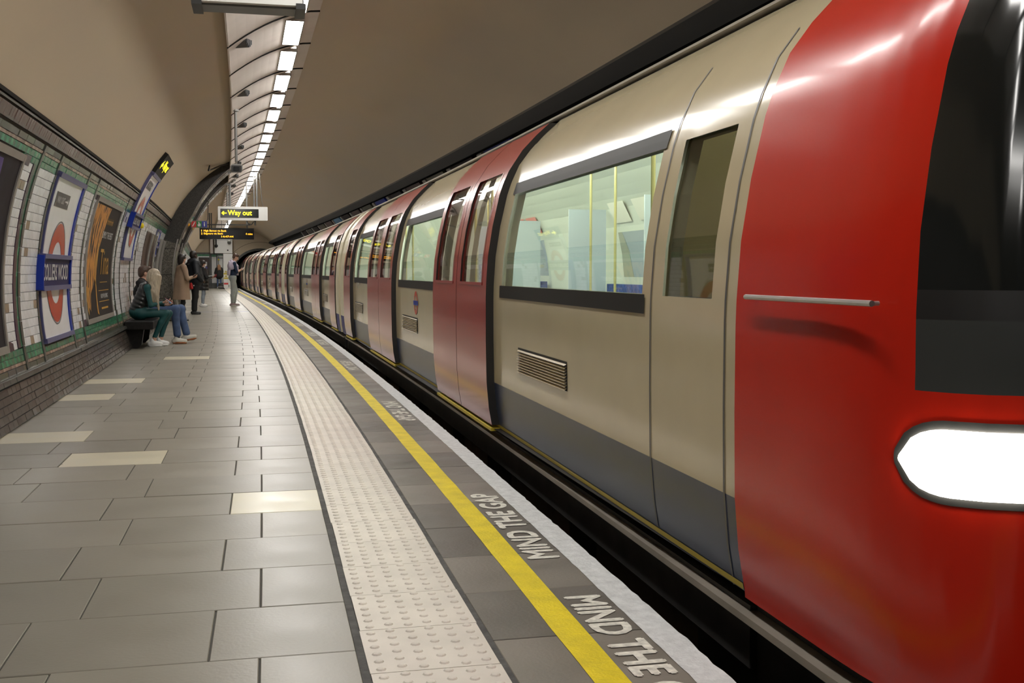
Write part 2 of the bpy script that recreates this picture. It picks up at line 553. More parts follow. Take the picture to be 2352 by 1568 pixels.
# tactile slabs: six rows of blisters each
mb = MB()
mb.box(-0.199, 0.199, -0.199, 0.199, -0.02, 0.0)
for i in range(6):
    for j in range(6):
        cx, cy = (i - 2.5) * 0.0655, (j - 2.5) * 0.0667 + (0.012 if i % 2 else -0.004)
        v = []
        for r, z in ((0.0165, 0.0), (0.0125, 0.0042), (0.006, 0.0058)):
            for q in range(8):
                t = 2 * math.pi * q / 8
                v.append((cx + r * math.cos(t), cy + r * math.sin(t), z))
        f = [(a + q, a + (q + 1) % 8, a + 8 + (q + 1) % 8, a + 8 + q) for a in (0, 8) for q in range(8)] + [tuple(range(16, 24))]
        mb.add(v, f)
slab0 = mb.build('tactile_slab', 'tactile', floor, curved=False)
slab_mesh = slab0.data
n = 0
s = 2.2
while s < S_END - 0.6:
    p = W(0.4695 + random.uniform(-.002, .002), s, 0.001)
    if n == 0:
        slab0.location = p.tolist(); slab0.rotation_euler = (0, 0, heading(s))
    else:
        inst('tactile_slab', slab_mesh, floor, p.tolist(), (random.uniform(-.001, .001), 0, heading(s) + random.uniform(-.003, .003)))
    n += 1; s += 0.4015

for nm, a, b, m in (('yellow_line', 0.905, 1.012, 'yellow_paint'), ('white_line', 1.198, 1.310, 'white_paint')):
    mb = MB()
    ss = stations(-3, S_END - 1, 0.06 if nm == 'white_line' else 0.25)
    e0 = a + (rng.normal(0, 0.0012, len(ss)))
    e1 = b + (rng.normal(0, 0.0022, len(ss)) if nm == 'white_line' else rng.normal(0, 0.0012, len(ss)))
    for i, q in enumerate(ss):
        mb.v += [(e0[i], q, 0.0012), (e1[i], q, 0.0012)]
    for i in range(len(ss) - 1):
        mb.f.append([2 * i, 2 * i + 1, 2 * i + 3, 2 * i + 2]); mb.m.append(0)
    mb.build(nm, m, floor)
# MIND THE GAP, painted between the two lines
for sa, sb in ((3.82, 2.62), (4.36, 5.72), (10.0, 8.68), (13.3, 14.65), (19.35, 18.0), (20.4, 21.75), (25.6, 24.3), (29.0, 30.4), (35.5, 34.1), (41, 42.4)):
    v, f = text_fit('MIND THE GAP', 0, abs(sb - sa), 0, 0.142, bold=0.038)
    mb = MB()
    if sb < sa:
        mb.add([(1.034 + p[1], sa - p[0], 0.0016 + p[2]) for p in v], f)
    else:
        mb.add([(1.176 - p[1], sa + p[0], 0.0016 + p[2]) for p in v], f)
    mb.build('painted_lettering', 'letter_paint', floor)
# row of studs across the far platform and the yellow crossing bar
mb = MB()
for i in range(15):
    mb.cyl((-0.9 + i * 0.075, 40.0, -0.001), (-0.9 + i * 0.075, 40.0, 0.006), 0.022, 0, 8)
mb.build('stud_row', 'white_paint', floor, kind='stuff')
mb = MB(); mb.box(0.8, 1.25, 44.0, 44.25, 0.001, 0.003); mb.build('yellow_crossbar', 'yellow_paint', floor)
for x0, x1, m in ((-1.5, -0.85, 'print_blue'), (-0.85, -0.1, 'tile_pink'), (-0.1, 0.22, 'print_blue')):
    mb = MB(); mb.box(x0, x1, 33.4, 33.55, 0.0002, 0.0012); mb.build('floor_tape', m, floor)

# ------------------------------------------------------------------ left wall with its tiles
wl = MB()
wl.sweep([(p[0], p[1]) for p in arc(vz(-0.02), V_TRIM, -0.012, 24)], stations(-10, S_END, 1.0), flip=True)
wall_left = wl.build('wall_left', 'wall_grout', smooth=True, kind='structure', label='curved platform wall of white, green and brown glazed tiles')

COVER = [(6.4, 9.36, .54, 2.13), (10.93, 12.58, .52, 2.14), (13.80, 16.55, .55, 2.11), (17.84, 19.32, 1.38, 2.5), (21.8, 24.0, .40, 1.97), (24.35, 25.45, 1.3, 2.1), (25.8, 27.0, .9, 1.95)]
POSTS = [7.3, 10.0, 10.85, 12.72, 13.52, 17.0, 17.74, 19.42, 20.25, 24.2, 25.6]
S_PIL = 27.6
def covered(s, z):
    return any(a < s < b and c < z < d for a, b, c, d in COVER)

LEFT_EDGED = (10.0, 12.72, 7.3, 17.0, 19.42)
def bays(white):
    ed = [TS] ; out = []
    lo = TS
    for q in POSTS:
        hi = q - .042 - ((.19 if q == 10.0 else .026) if white and q in LEFT_EDGED else 0)
        out.append((lo, hi)); lo = q + .042 + (.026 if white and q not in LEFT_EDGED else 0)
    out.append((lo, S_PIL))
    return [b for b in out if b[1] - b[0] > .05]
jobs = []      # (s, v, length, height, thickness, material, name)
TS = 7.2
def course(v, h, ln, m, nm, off=0.0, cut=True):
    for s0, s1 in (bays(nm == 'white_tile') if cut else [(TS, S_PIL)]):
        s = s0 + off - ln
        while s < s1:
            a, b = max(s, s0), min(s + ln, s1)
            if b - a > 0.03:
                jobs.append(((a + b) / 2, v, b - a, h, m, nm))
            s += ln
v = vz(0.36)
for h, m, ln in ((.055, 'tile_olive', .30), (.03, 'tile_pink', .15), (.055, 'tile_green', .152), (.055, 'tile_green', .152)):
    course(v + h / 2, h, ln, m, m.split('_')[1] + '_tile', random.uniform(0, ln)); v += h
v0w = v
for k in range(20):
    course(v + .0391, .0782, .152, 'tile_white', 'white_tile', 0.076 * (k % 2)); v += .0782
for h, m, ln in ((.055, 'tile_green', .152), (.055, 'tile_green', .152), (.03, 'tile_pink', .15), (.055, 'tile_olive', .30)):
    course(v + h / 2, h, ln, m, m.split('_')[1] + '_tile', random.uniform(0, ln)); v += h
v_trim0 = v
course(v + .02 + .05, .10, .085, 'tile_brown', 'cornice_tile', cut=False)
dv = vz(0.0)
for k in range(5):
    course(dv + .031, .062, .152, 'tile_dado', 'dado_tile', 0.076 * (k % 2) + random.uniform(-.01, .01), cut=False); dv += .062
course(vz(0.335), .045, .23, 'tile_post', 'ledge_tile', cut=False)

limit = {'white_tile': 300, 'green_tile': 260, 'dado_tile': 300, 'cornice_tile': 240, 'ledge_tile': 90, 'olive_tile': 140, 'pink_tile': 200}
used = {}
rest = {}
_tm = {}
jobs.sort(key=lambda j: j[0])
for s, v, ln, h, m, nm in jobs:
    p = CW(s, v)
    if covered(s, p[2]): continue
    if m == 'tile_white' and random.random() < 0.045: m = 'tile_tan'
    if nm in ('olive_tile',) and random.random() < .2: m = 'tile_post'
    off = {'dado_tile': 0.012, 'ledge_tile': 0.03, 'cornice_tile': 0.012}.get(nm, 0.0) + random.uniform(-.0015, .0015)
    tilt = random.uniform(-.012, .012)
    vis = s > 8.3
    if vis and used.get(nm, 0) < limit[nm]:
        used[nm] = used.get(nm, 0) + 1
        key = (round(ln, 3), round(h, 3), m, nm)
        if key not in _tm:
            _tm[key] = box_mesh(nm, 0.05 if nm == 'ledge_tile' else 0.02, ln - .004, h - .004, m, bev=-0.002)
        q = CW(s, v, off)
        inst(nm, _tm[key], wall_left, W(q[0], s, q[2]).tolist(), (0, v / RT + tilt, heading(s) + random.uniform(-.012, .012)))
    else:
        r = rest.setdefault((nm, m), MB())
        c8 = []
        for dv_ in (-h / 2 + .002, h / 2 - .002):
            for ds in (-ln / 2 + .002, ln / 2 - .002):
                for of in (off - .01, off + .01):
                    c8.append(CW(s + ds, v + dv_, of))
        b = [(0, 1, 3, 2), (4, 6, 7, 5), (1, 5, 7, 3), (0, 2, 6, 4), (0, 4, 5, 1), (2, 3, 7, 6)]
        r.add(c8, b)
for (nm, m), r in rest.items():
    r.build(nm + 's', m, wall_left, kind='stuff')
# coarse tile bands beyond the granite piers
for z0, z1, m in ((0, .36, 'tile_brown'), (.36, .56, 'tile_green'), (.56, 2.1, 'tile_white'), (2.1, 2.31, 'tile_green'), (2.31, 2.42, 'tile_brown')):
    r = MB(); r.sweep(arc(vz(z0), vz(z1), 0.004, 4), stations(33.0, S_END, 1.0), flip=True)
    r.build('tile_band', m, wall_left, smooth=True)

def wall_strip(mb, s0, s1, v0, v1, o0, o1, m=0, nv=10):
    """a box bent to the wall: s0..s1, v0..v1, from offset o0 (back) to o1 (front)"""
    vs = [v0 + (v1 - v0) * i / nv for i in range(nv + 1)]
    v = []
    for q in vs:
        v += [CW(s0, q, o0), CW(s0, q, o1), CW(s1, q, o1), CW(s1, q, o0)]
    f = []
    for i in range(nv):
        a, b = 4 * i, 4 * i + 4
        f += [(a + 1, a + 2, b + 2, b + 1), (a, a + 1, b + 1, b), (a + 2, a + 3, b + 3, b + 2), (a + 3, a, b, b + 3)]
    e = 4 * nv
    f += [(0, 3, 2, 1), (e, e + 1, e + 2, e + 3)]
    mb.add(v, f, m)

for q in POSTS:
    mb = MB(); vv = vz(.36); i = 0
    while vv < v_trim0 - .01:
        v1 = min(vv + .21, v_trim0)
        wall_strip(mb, q - .040, q + .040, vv + .002, v1 - .002, -.01, .016 + .002 * (i % 2), 0, 3); vv = v1; i += 1
    mb.build('tile_post', 'tile_post', wall_left)
    sd = -1 if q in LEFT_EDGED else 1
    mb = MB(); vv = vz(.56)
    a = q - .10 if q == 10.0 else (q + .042 if sd > 0 else q - .066)
    b_ = q - .042 if q == 10.0 else (q + .066 if sd > 0 else q - .042)
    while vv < vz(2.1):
        wall_strip(mb, a, b_, vv + .002, min(vv + .15, vz(2.1)) - .002, -.01, .010, 0, 2); vv += .15
    mb.build('green_edging', 'tile_green', wall_left)
mb = MB(); wall_strip(mb, 9.80, 9.90, vz(.56), vz(2.1), -.01, .010, 0, 12); mb.build('purple_edging', 'tile_purple', wall_left)
for s0, z0, z1 in ((9.38, 2.06, 2.14), (9.38, .55, .63), (13.56, .55, .63), (13.56, 2.05, 2.13)):
    mb = MB(); wall_strip(mb, s0, s0 + .24, vz(z0), vz(z1), -.01, .011, 0, 2); mb.build('purple_tile', 'tile_purple', wall_left)
# trims that run along the wall
for nm, z0, z1, o, m in (('cornice_trim', 2.425, 2.448, .024, 'black_trim'), ('cornice_moulding', 2.398, 2.412, .026, 'tile_post'), ('picture_rail', 2.295, 2.312, .022, 'tile_post'),
                         ('ledge_nosing', .352, .364, .036, 'tile_post'), ('ledge_black_line', .298, .312, .010, 'black_trim')):  # the last one is the black line below the ledge
    mb = MB(); vv0, vv1 = vz(z0), vz(z1)
    pr = [CW(0, vv0, -.02), CW(0, vv0, o), CW(0, vv1, o), CW(0, vv1, -.02)]
    mb.sweep([(p[0], p[2]) for p in pr], stations(-8, S_PIL, .5), closed=True, flip=True)
    mb.sweep([(p[0], p[2]) for p in pr], stations(33.2, S_END, 1.0), closed=True, flip=True)
    mb.build(nm, m, wall_left)

# ------------------------------------------------------------------ soffit panels, lights, loudspeakers
def soffit_z(lat):
    t = (lat + 0.33) / 1.03
    return 3.695 + 0.465 * (1 - (1 - t) ** 1.75)
SOF = [(-0.33 + 1.03 * i / 10, soffit_z(-0.33 + 1.03 * i / 10)) for i in range(11)]
PITCH, J0 = 1.8, 12.75
k0 = -11
NP = 37
for k in range(k0, NP):
    a = J0 + k * PITCH
    if a > S_END - 1: break
    mb = MB()
    top = [(x, z + 0.025) for x, z in SOF]
    prof = SOF + top[::-1]
    mb.sweep(prof, stations(a + .012, a + PITCH - .012, .6), closed=True, flip=True)
    mb.box(-0.33, -0.31, a + .012, a + PITCH - .012, 3.70, 3.90)
    mb.build('soffit_panel', 'soffit', ceiling)
mb = MB(); mb.sweep([(x, z + .03) for x, z in SOF] + [(x, z + .05) for x, z in SOF][::-1], stations(-7, S_END - 1, 1.0), closed=True, flip=True)
mb.build('soffit_backing', 'black_trim', ceiling)
for k in range(k0, NP):
    a = J0 + k * PITCH
    if a > S_END - 1: break
    mb = MB(); mb.sweep([(x, z - .014) for x, z in SOF] + [(x, z + .03) for x, z in SOF][::-1], [a - .017, a + .017], closed=True, flip=True)
    mb.build('joint_strip', 'black_trim', ceiling)

ORD = ['first', 'second', 'third', 'fourth', 'fifth', 'sixth', 'seventh', 'eighth', 'ninth', 'tenth', 'eleventh', 'twelfth', 'thirteenth', 'fourteenth', 'fifteenth', 'sixteenth', 'seventeenth', 'eighteenth', 'nineteenth', 'twentieth', 'twenty-first', 'twenty-second', 'twenty-third', 'twenty-fourth']
za, zb = soffit_z(.33), soffit_z(.53)
def lamp_meshes():
    fr = MB(); L = 0.69
    def slab(m_, x0, x1, y0, y1, dz0, dz1):
        a0, b0 = soffit_z(x0), soffit_z(x1)
        m_.add([(x0, y0, a0 + dz0), (x1, y0, b0 + dz0), (x1, y1, b0 + dz0), (x0, y1, a0 + dz0),
                (x0, y0, a0 + dz1), (x1, y0, b0 + dz1), (x1, y1, b0 + dz1), (x0, y1, a0 + dz1)],
               [(3, 2, 1, 0), (4, 5, 6, 7), (0, 1, 5, 4), (1, 2, 6, 5), (2, 3, 7, 6), (3, 0, 4, 7)])
    zf = soffit_z(.33) - .004          # the diffuser hangs level, boxed in on the high side
    fr.box(.318, .333, -L, L, zf - .004, zf + .02); fr.box(.527, .542, -L, L, zf - .004, soffit_z(.54) + .01)
    for y0 in (-L, L - .015): fr.box(.333, .527, y0, y0 + .015, zf - .004, soffit_z(.45))
    df = MB(); df.box(.333, .527, -L + .015, L - .015, zf, zf + .006)
    return fr, df
light0 = None
for k in range(k0, NP):
    sc = J0 + k * PITCH + PITCH / 2
    if sc > S_END - 2: break
    vis = sc - 11.85
    i = k + 1
    if i < 0: lab, grp = 'recessed ceiling light beyond the top edge of the photo', 'ceiling lights overhead'
    elif i == 0: lab, grp = 'recessed ceiling light cut by the hanging sign at the top', 'ceiling lights in the soffit'
    elif i <= 24: lab, grp = 'rectangular white ceiling light, %s full one down from the top edge' % ORD[i - 1], 'ceiling lights in the soffit'
    else: lab, grp = 'small distant ceiling light at the far end of the row', 'ceiling lights in the soffit'
    if light0 is None:
        light0 = thing('ceiling_light', lab, 'light', sc, 0, 0, group=grp)
        fr, df = lamp_meshes()
        fr.build('light_frame', 'frame_alu', light0, curved=False)
        df.build('diffuser', 'lamp_white', light0, curved=False)
    else:
        c = copy_tree(light0); place(c, sc, 0, 0); tag(c, lab, 'light', grp)

sp0 = None
for i in range(8):
    sc = 13.05 + i * 3.6
    lab = ('dark loudspeaker hood on the ceiling, %s one down' % ORD[i]) if i < 6 else 'tiny dark loudspeaker hood far along the ceiling'
    if sp0 is None:
        sp0 = thing('loudspeaker', lab, 'speaker', sc, -0.14, soffit_z(-.17) + .012, math.radians(62), group='loudspeakers on the soffit')
        mb = MB()
        n_ = 10
        ring = [(0.085 * math.cos(math.pi * q / n_), -0.05, -0.085 * math.sin(math.pi * q / n_)) for q in range(n_ + 1)]
        tip = (0.0, 0.20, -0.065)
        ring = [(x, y, z * 1.1 + .03) for x, y, z in ring]
        mb.add(ring + [tip], [(q + 1, q, n_ + 1) for q in range(n_)] + [(0, n_, n_ + 1)])
        mb.build('hood', 'grey_metal', sp0, curved=False)
        mb = MB()
        mb.add([(x * .96, -0.052, z * .96) for x, y, z in ring], [tuple(range(n_, -1, -1))])
        for q in range(-2, 3):
            mb.box(q * .028 - .004, q * .028 + .004, -.064, -.051, -.055 + .008 * abs(q) * abs(q), .028)
        mb.build('grille', 'dark_metal', sp0, curved=False)
    else:
        c = copy_tree(sp0); place(c, sc, -0.14, soffit_z(-.17) + .012, math.radians(62)); tag(c, lab, 'speaker', 'loudspeakers on the soffit')

# ------------------------------------------------------------------ granite piers and ribs, then the far end
def rib(s0, s1, depth, name, num):
    prof = arc(vz(-0.02), RT * 1.145, 0.0, 26)
    inn = []
    for i, p in enumerate(prof):
        vv = vz(-0.02) + (RT * 1.145 - vz(-0.02)) * i / 26
        q = CW(0, vv, depth if vv < 1.9 else depth * max(.25, 1 - (vv - 1.9) / 2.6)); inn.append((q[0], q[2]))
    low = [i for i, p in enumerate(prof) if p[1] < 2.05][-1]
    root = MB()
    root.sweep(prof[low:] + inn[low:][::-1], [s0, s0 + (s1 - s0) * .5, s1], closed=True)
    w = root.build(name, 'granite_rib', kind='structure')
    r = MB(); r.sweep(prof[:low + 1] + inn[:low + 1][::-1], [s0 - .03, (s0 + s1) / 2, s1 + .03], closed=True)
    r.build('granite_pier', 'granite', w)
    for zj in (0.55, 1.12, 1.75):
        j = MB(); p = CW(0, vz(zj), depth + .003); p2 = CW(0, vz(zj), 0)
        j.box(p2[0], p[0], s0 - .034, s1 + .034, zj - .006, zj + .006); j.build('pier_joint', 'black_trim', w)
    return w, inn
for (a, b, d, nm, num) in ((S_PIL, 28.8, 0.36, 'trim_1', 1), (31.6, 32.9, 0.36, 'trim_2', 2)):
    w, inn = rib(a, b, d, nm, num)
    tag(w, ('nearer' if num == 1 else 'farther') + ' dark granite arch rib springing from a granite pier', None)
    # polished steel lining on the inner curve, proud of the stone
    st = MB()
    pr = [q for q in inn if q[1] > 2.0 or q[0] > -1.2]
    pr2 = [(x + (0.02 if i < 12 else .012), z - .016) for i, (x, z) in enumerate(pr)]
    st.sweep(pr + pr2[::-1], [a + .28, b + .1], closed=True)
    st.build('steel_lining', 'steel_polished', w, smooth=False)
    cor = MB(); p = CW(0, vz(1.0), d)
    for zq in range(9):
        z0_, z1_ = zq * .22, zq * .22 + .218
        pa, pb = CW(0, vz(z0_), d + .004), CW(0, vz(z1_), d + .004)
        cor.add([(pa[0] - .03, a - .036, z0_), (pa[0], a - .036, z0_), (pb[0], a - .036, z1_), (pb[0] - .03, a - .036, z1_),
                 (pa[0] - .03, a - .02, z0_), (pa[0], a - .02, z0_), (pb[0], a - .02, z1_), (pb[0] - .03, a - .02, z1_)],
                [(0, 1, 2, 3), (7, 6, 5, 4), (0, 4, 5, 1), (1, 5, 6, 2), (2, 6, 7, 3), (3, 7, 4, 0)])
    cor.build('corner_bead', 'frame_alu', w)
# dark passage between the two piers
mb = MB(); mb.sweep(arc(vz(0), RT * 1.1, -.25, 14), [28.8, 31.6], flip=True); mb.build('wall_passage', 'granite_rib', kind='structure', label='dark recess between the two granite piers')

# end wall with the running tunnel portal
def circ(cx, cz, r, a0, a1, n): return [(cx + r * math.cos(a0 + (a1 - a0) * i / n), cz + r * math.sin(a0 + (a1 - a0) * i / n)) for i in range(n + 1)]
PX, PZ, PR = 2.78, 0.72, 1.95
mb = MB()
n_ = 40
outer = [(LC + (RT + .1) * math.cos(t), ZC + (RT + .1) * math.sin(t)) for t in [2 * math.pi * i / n_ for i in range(n_)]]
inner = [(PX + PR * math.cos(t), PZ + PR * math.sin(t)) for t in [2 * math.pi * i / n_ for i in range(n_)]]
inner = [(x, max(z, -1.0)) for x, z in inner]; outer = [(x, max(z, -1.2)) for x, z in outer]
mb.add([(x, S_END, z) for x, z in outer] + [(x, S_END, z) for x, z in inner] + [(x, S_END + .3, z) for x, z in inner],
       [(i, (i + 1) % n_, n_ + (i + 1) % n_, n_ + i) for i in range(n_)] + [(n_ + i, n_ + (i + 1) % n_, 2 * n_ + (i + 1) % n_, 2 * n_ + i) for i in range(n_)])
wall_end = mb.build('wall_end', 'vault', kind='structure', label='cream end wall of the platform with the tunnel mouth')
mb = MB(); mb.sweep(circ(PX, PZ, PR, -1.3, math.pi + 1.3, 30), stations(S_END + .3, S_END + 14, 1), flip=True)
mb.box(0.5, 5, S_END + 14, S_END + 14.1, -1.2, 3)
mb.build('tunnel_bore', 'dark_void', wall_end)
mb = MB()
a_ = circ(PX, PZ, PR + .16, 0.1, math.pi + .1, 24); b_ = circ(PX, PZ, PR, 0.1, math.pi + .1, 24)
mb.sweep([(x, z) for x, z in a_] + [(x, z) for x, z in b_[::-1]], [S_END - .06, S_END - .0], closed=True)
mb.build('portal_ring', 'tile_post', wall_end)
a_ = circ(PX, PZ, PR + .62, 0.3, math.pi - .1, 24); b_ = circ(PX, PZ, PR + .60, 0.3, math.pi - .1, 24)
mb = MB(); mb.sweep(a_ + b_[::-1], [S_END - .015, S_END], closed=True); mb.build('portal_line', 'tile_post', wall_end)

E_ = S_END
def end_panel(nm, x0, x1, z0, z1, d, m, parent=None, **kw):
    mb = MB(); mb.box(x0, x1, E_ - d, E_ - .001, z0, z1); return mb.build(nm, m, parent, **kw)
p = end_panel('dado', -2.0, 0.9, 0, .36, .04, 'tile_post', wall_end)
p = end_panel('tile_field', -2.0, 0.25, .36, 2.45, .02, 'tile_white', wall_end)
p = end_panel('green_band', -2.0, 0.25, 2.26, 2.40, .03, 'tile_green', wall_end)
p = end_panel('dark_band', -2.0, 0.25, 2.40, 2.52, .05, 'tile_post', wall_end)
for x in (-0.66, -0.58, -0.19):
    end_panel('dark_post', x - .035, x + .035, 0, 2.45, .05, 'tile_post', wall_end)
dr = thing('door_1', None, None, E_ - .06, -1.05); dr['kind'] = 'structure'; dr['label'] = 'dark brown door with notices in the end wall'
end_panel('door_frame', -1.42, -.70, 0, 2.18, .07, 'tile_post', dr)
end_panel('door_leaf', -1.36, -.76, 0.0, 2.10, .10, 'brown_door', dr)
end_panel('door_notice', -1.28, -.86, 1.60, 1.86, .104, 'print_white', dr)
end_panel('door_plate', -.96, -.85, 1.38, 1.52, .104, 'print_blue', dr)
# ================================================================== THE TRAIN
TC = 2.765
_PZ = [-.2, .16, .30, .47, .75, .90, 1.03, 1.11, 1.30, 1.50, 1.70, 1.78, 1.90, 2.0, 2.1, 2.2, 2.3, 2.38, 2.43, 2.45]
_PH = [1.25, 1.27, 1.295, 1.31, 1.315, 1.315, 1.315, 1.313, 1.30, 1.268, 1.222, 1.195, 1.14, 1.065, .97, .86, .70, .49, .27, .0]
def hw(z, off=0.0):
    return float(np.interp(z, _PZ, _PH)) + off
def nside(z, off=0.0, side=-1):
    return TC + side * hw(z, off)
ZB = [.16, .30, .47, .75, 1.03, 1.11, 1.30, 1.50, 1.70, 1.78, 1.90, 2.0, 2.1, 2.2, 2.3, 2.38, 2.43, 2.45]

def side_grid(mb, s_cuts, zs, off, mfun, skip, side=-1, flip=False):
    idx = {}
    def vid(i, j):
        if (i, j) not in idx:
            idx[(i, j)] = len(mb.v); mb.v.append((nside(zs[j], off, side), s_cuts[i], zs[j]))
        return idx[(i, j)]
    for i in range(len(s_cuts) - 1):
        for j in range(len(zs) - 1):
            sm, zm = (s_cuts[i] + s_cuts[i + 1]) / 2, (zs[j] + zs[j + 1]) / 2
            if skip(sm, zm): continue
            q = [vid(i, j), vid(i, j + 1), vid(i + 1, j + 1), vid(i + 1, j)]
            if (side > 0) != flip: q = q[::-1]
            mb.f.append(q); mb.m.append(mfun(sm, zm))

def cuts(a, b, marks, step=0.9):
    c = sorted(set([a, b] + [m for m in marks if a < m < b]))
    out = [c[0]]
    for x in c[1:]:
        n = max(1, int(math.ceil((x - out[-1]) / step)))
        p = out[-1]
        out += [p + (x - p) * (i + 1) / n for i in range(n)]
    return out

def sheet(mb, s0, s1, zs, off, m=0, side=-1, step=.9):
    side_grid(mb, cuts(s0, s1, [], step), zs, off, lambda a, b: m, lambda a, b: False, side)

def make_door(car, s0, s1, z_near):
    zs = [.185, .30, .47, .75, 1.03, 1.13, 1.30, 1.50, 1.70, 1.78, 1.86, 2.0, 2.1, 2.18]
    leaves = [(s0, s1)] if s1 - s0 < 1.4 else [(s0, (s0 + s1) / 2 - .008), ((s0 + s1) / 2 + .008, s1)]
    for a, b in leaves:
        wa, wb = a + .15, b - .15
        mb = MB()
        O = 0.052
        inw = lambda s, z: wa < s < wb and 1.13 < z < 1.86
        side_grid(mb, cuts(a, b, [wa, wb]), zs, O, lambda s, z: 0, inw)
        for se, fl in ((a, 0), (b, 1)):       # the dark edges of the leaf
            v = []
            for z in zs: v += [(nside(z, O), se, z), (nside(z, -.02), se, z)]
            f = [(2 * i, 2 * i + 1, 2 * i + 3, 2 * i + 2) for i in range(len(zs) - 1)]
            mb.add(v, [q[::-1] for q in f] if fl else f, 1)
        v = [(nside(zs[-1], O), a, zs[-1]), (nside(zs[-1], O), b, zs[-1]), (nside(zs[-1], -.03), b, zs[-1] + .02), (nside(zs[-1], -.03), a, zs[-1] + .02)]
        mb.add(v, [(0, 1, 2, 3)], 1)
        d = mb.build('door_leaf', ['door_red', 'rubber'], car, smooth=True)
        mb = MB(); wz = [z for z in zs if 1.12 < z < 1.87]
        sheet(mb, wa, wb, wz, O - .012); mb.build('door_pane', 'door_glass', d, smooth=True)
        mb = MB()
        side_grid(mb, [wa - .02, wa], wz, O + .004, lambda s, z: 0, lambda s, z: False)
        side_grid(mb, [wb, wb + .02], wz, O + .004, lambda s, z: 0, lambda s, z: False)
        side_grid(mb, [wa - .02, wb + .02], [1.11, 1.13], O + .004, lambda s, z: 0, lambda s, z: False)
        mb.build('pane_gasket', 'door_frame_red', d)
    mb = MB(); mb.box(nside(.17) - .062, nside(.17) + .03, s0, s1, .145, .165); mb.build('door_sill', 'sill_yellow', car)

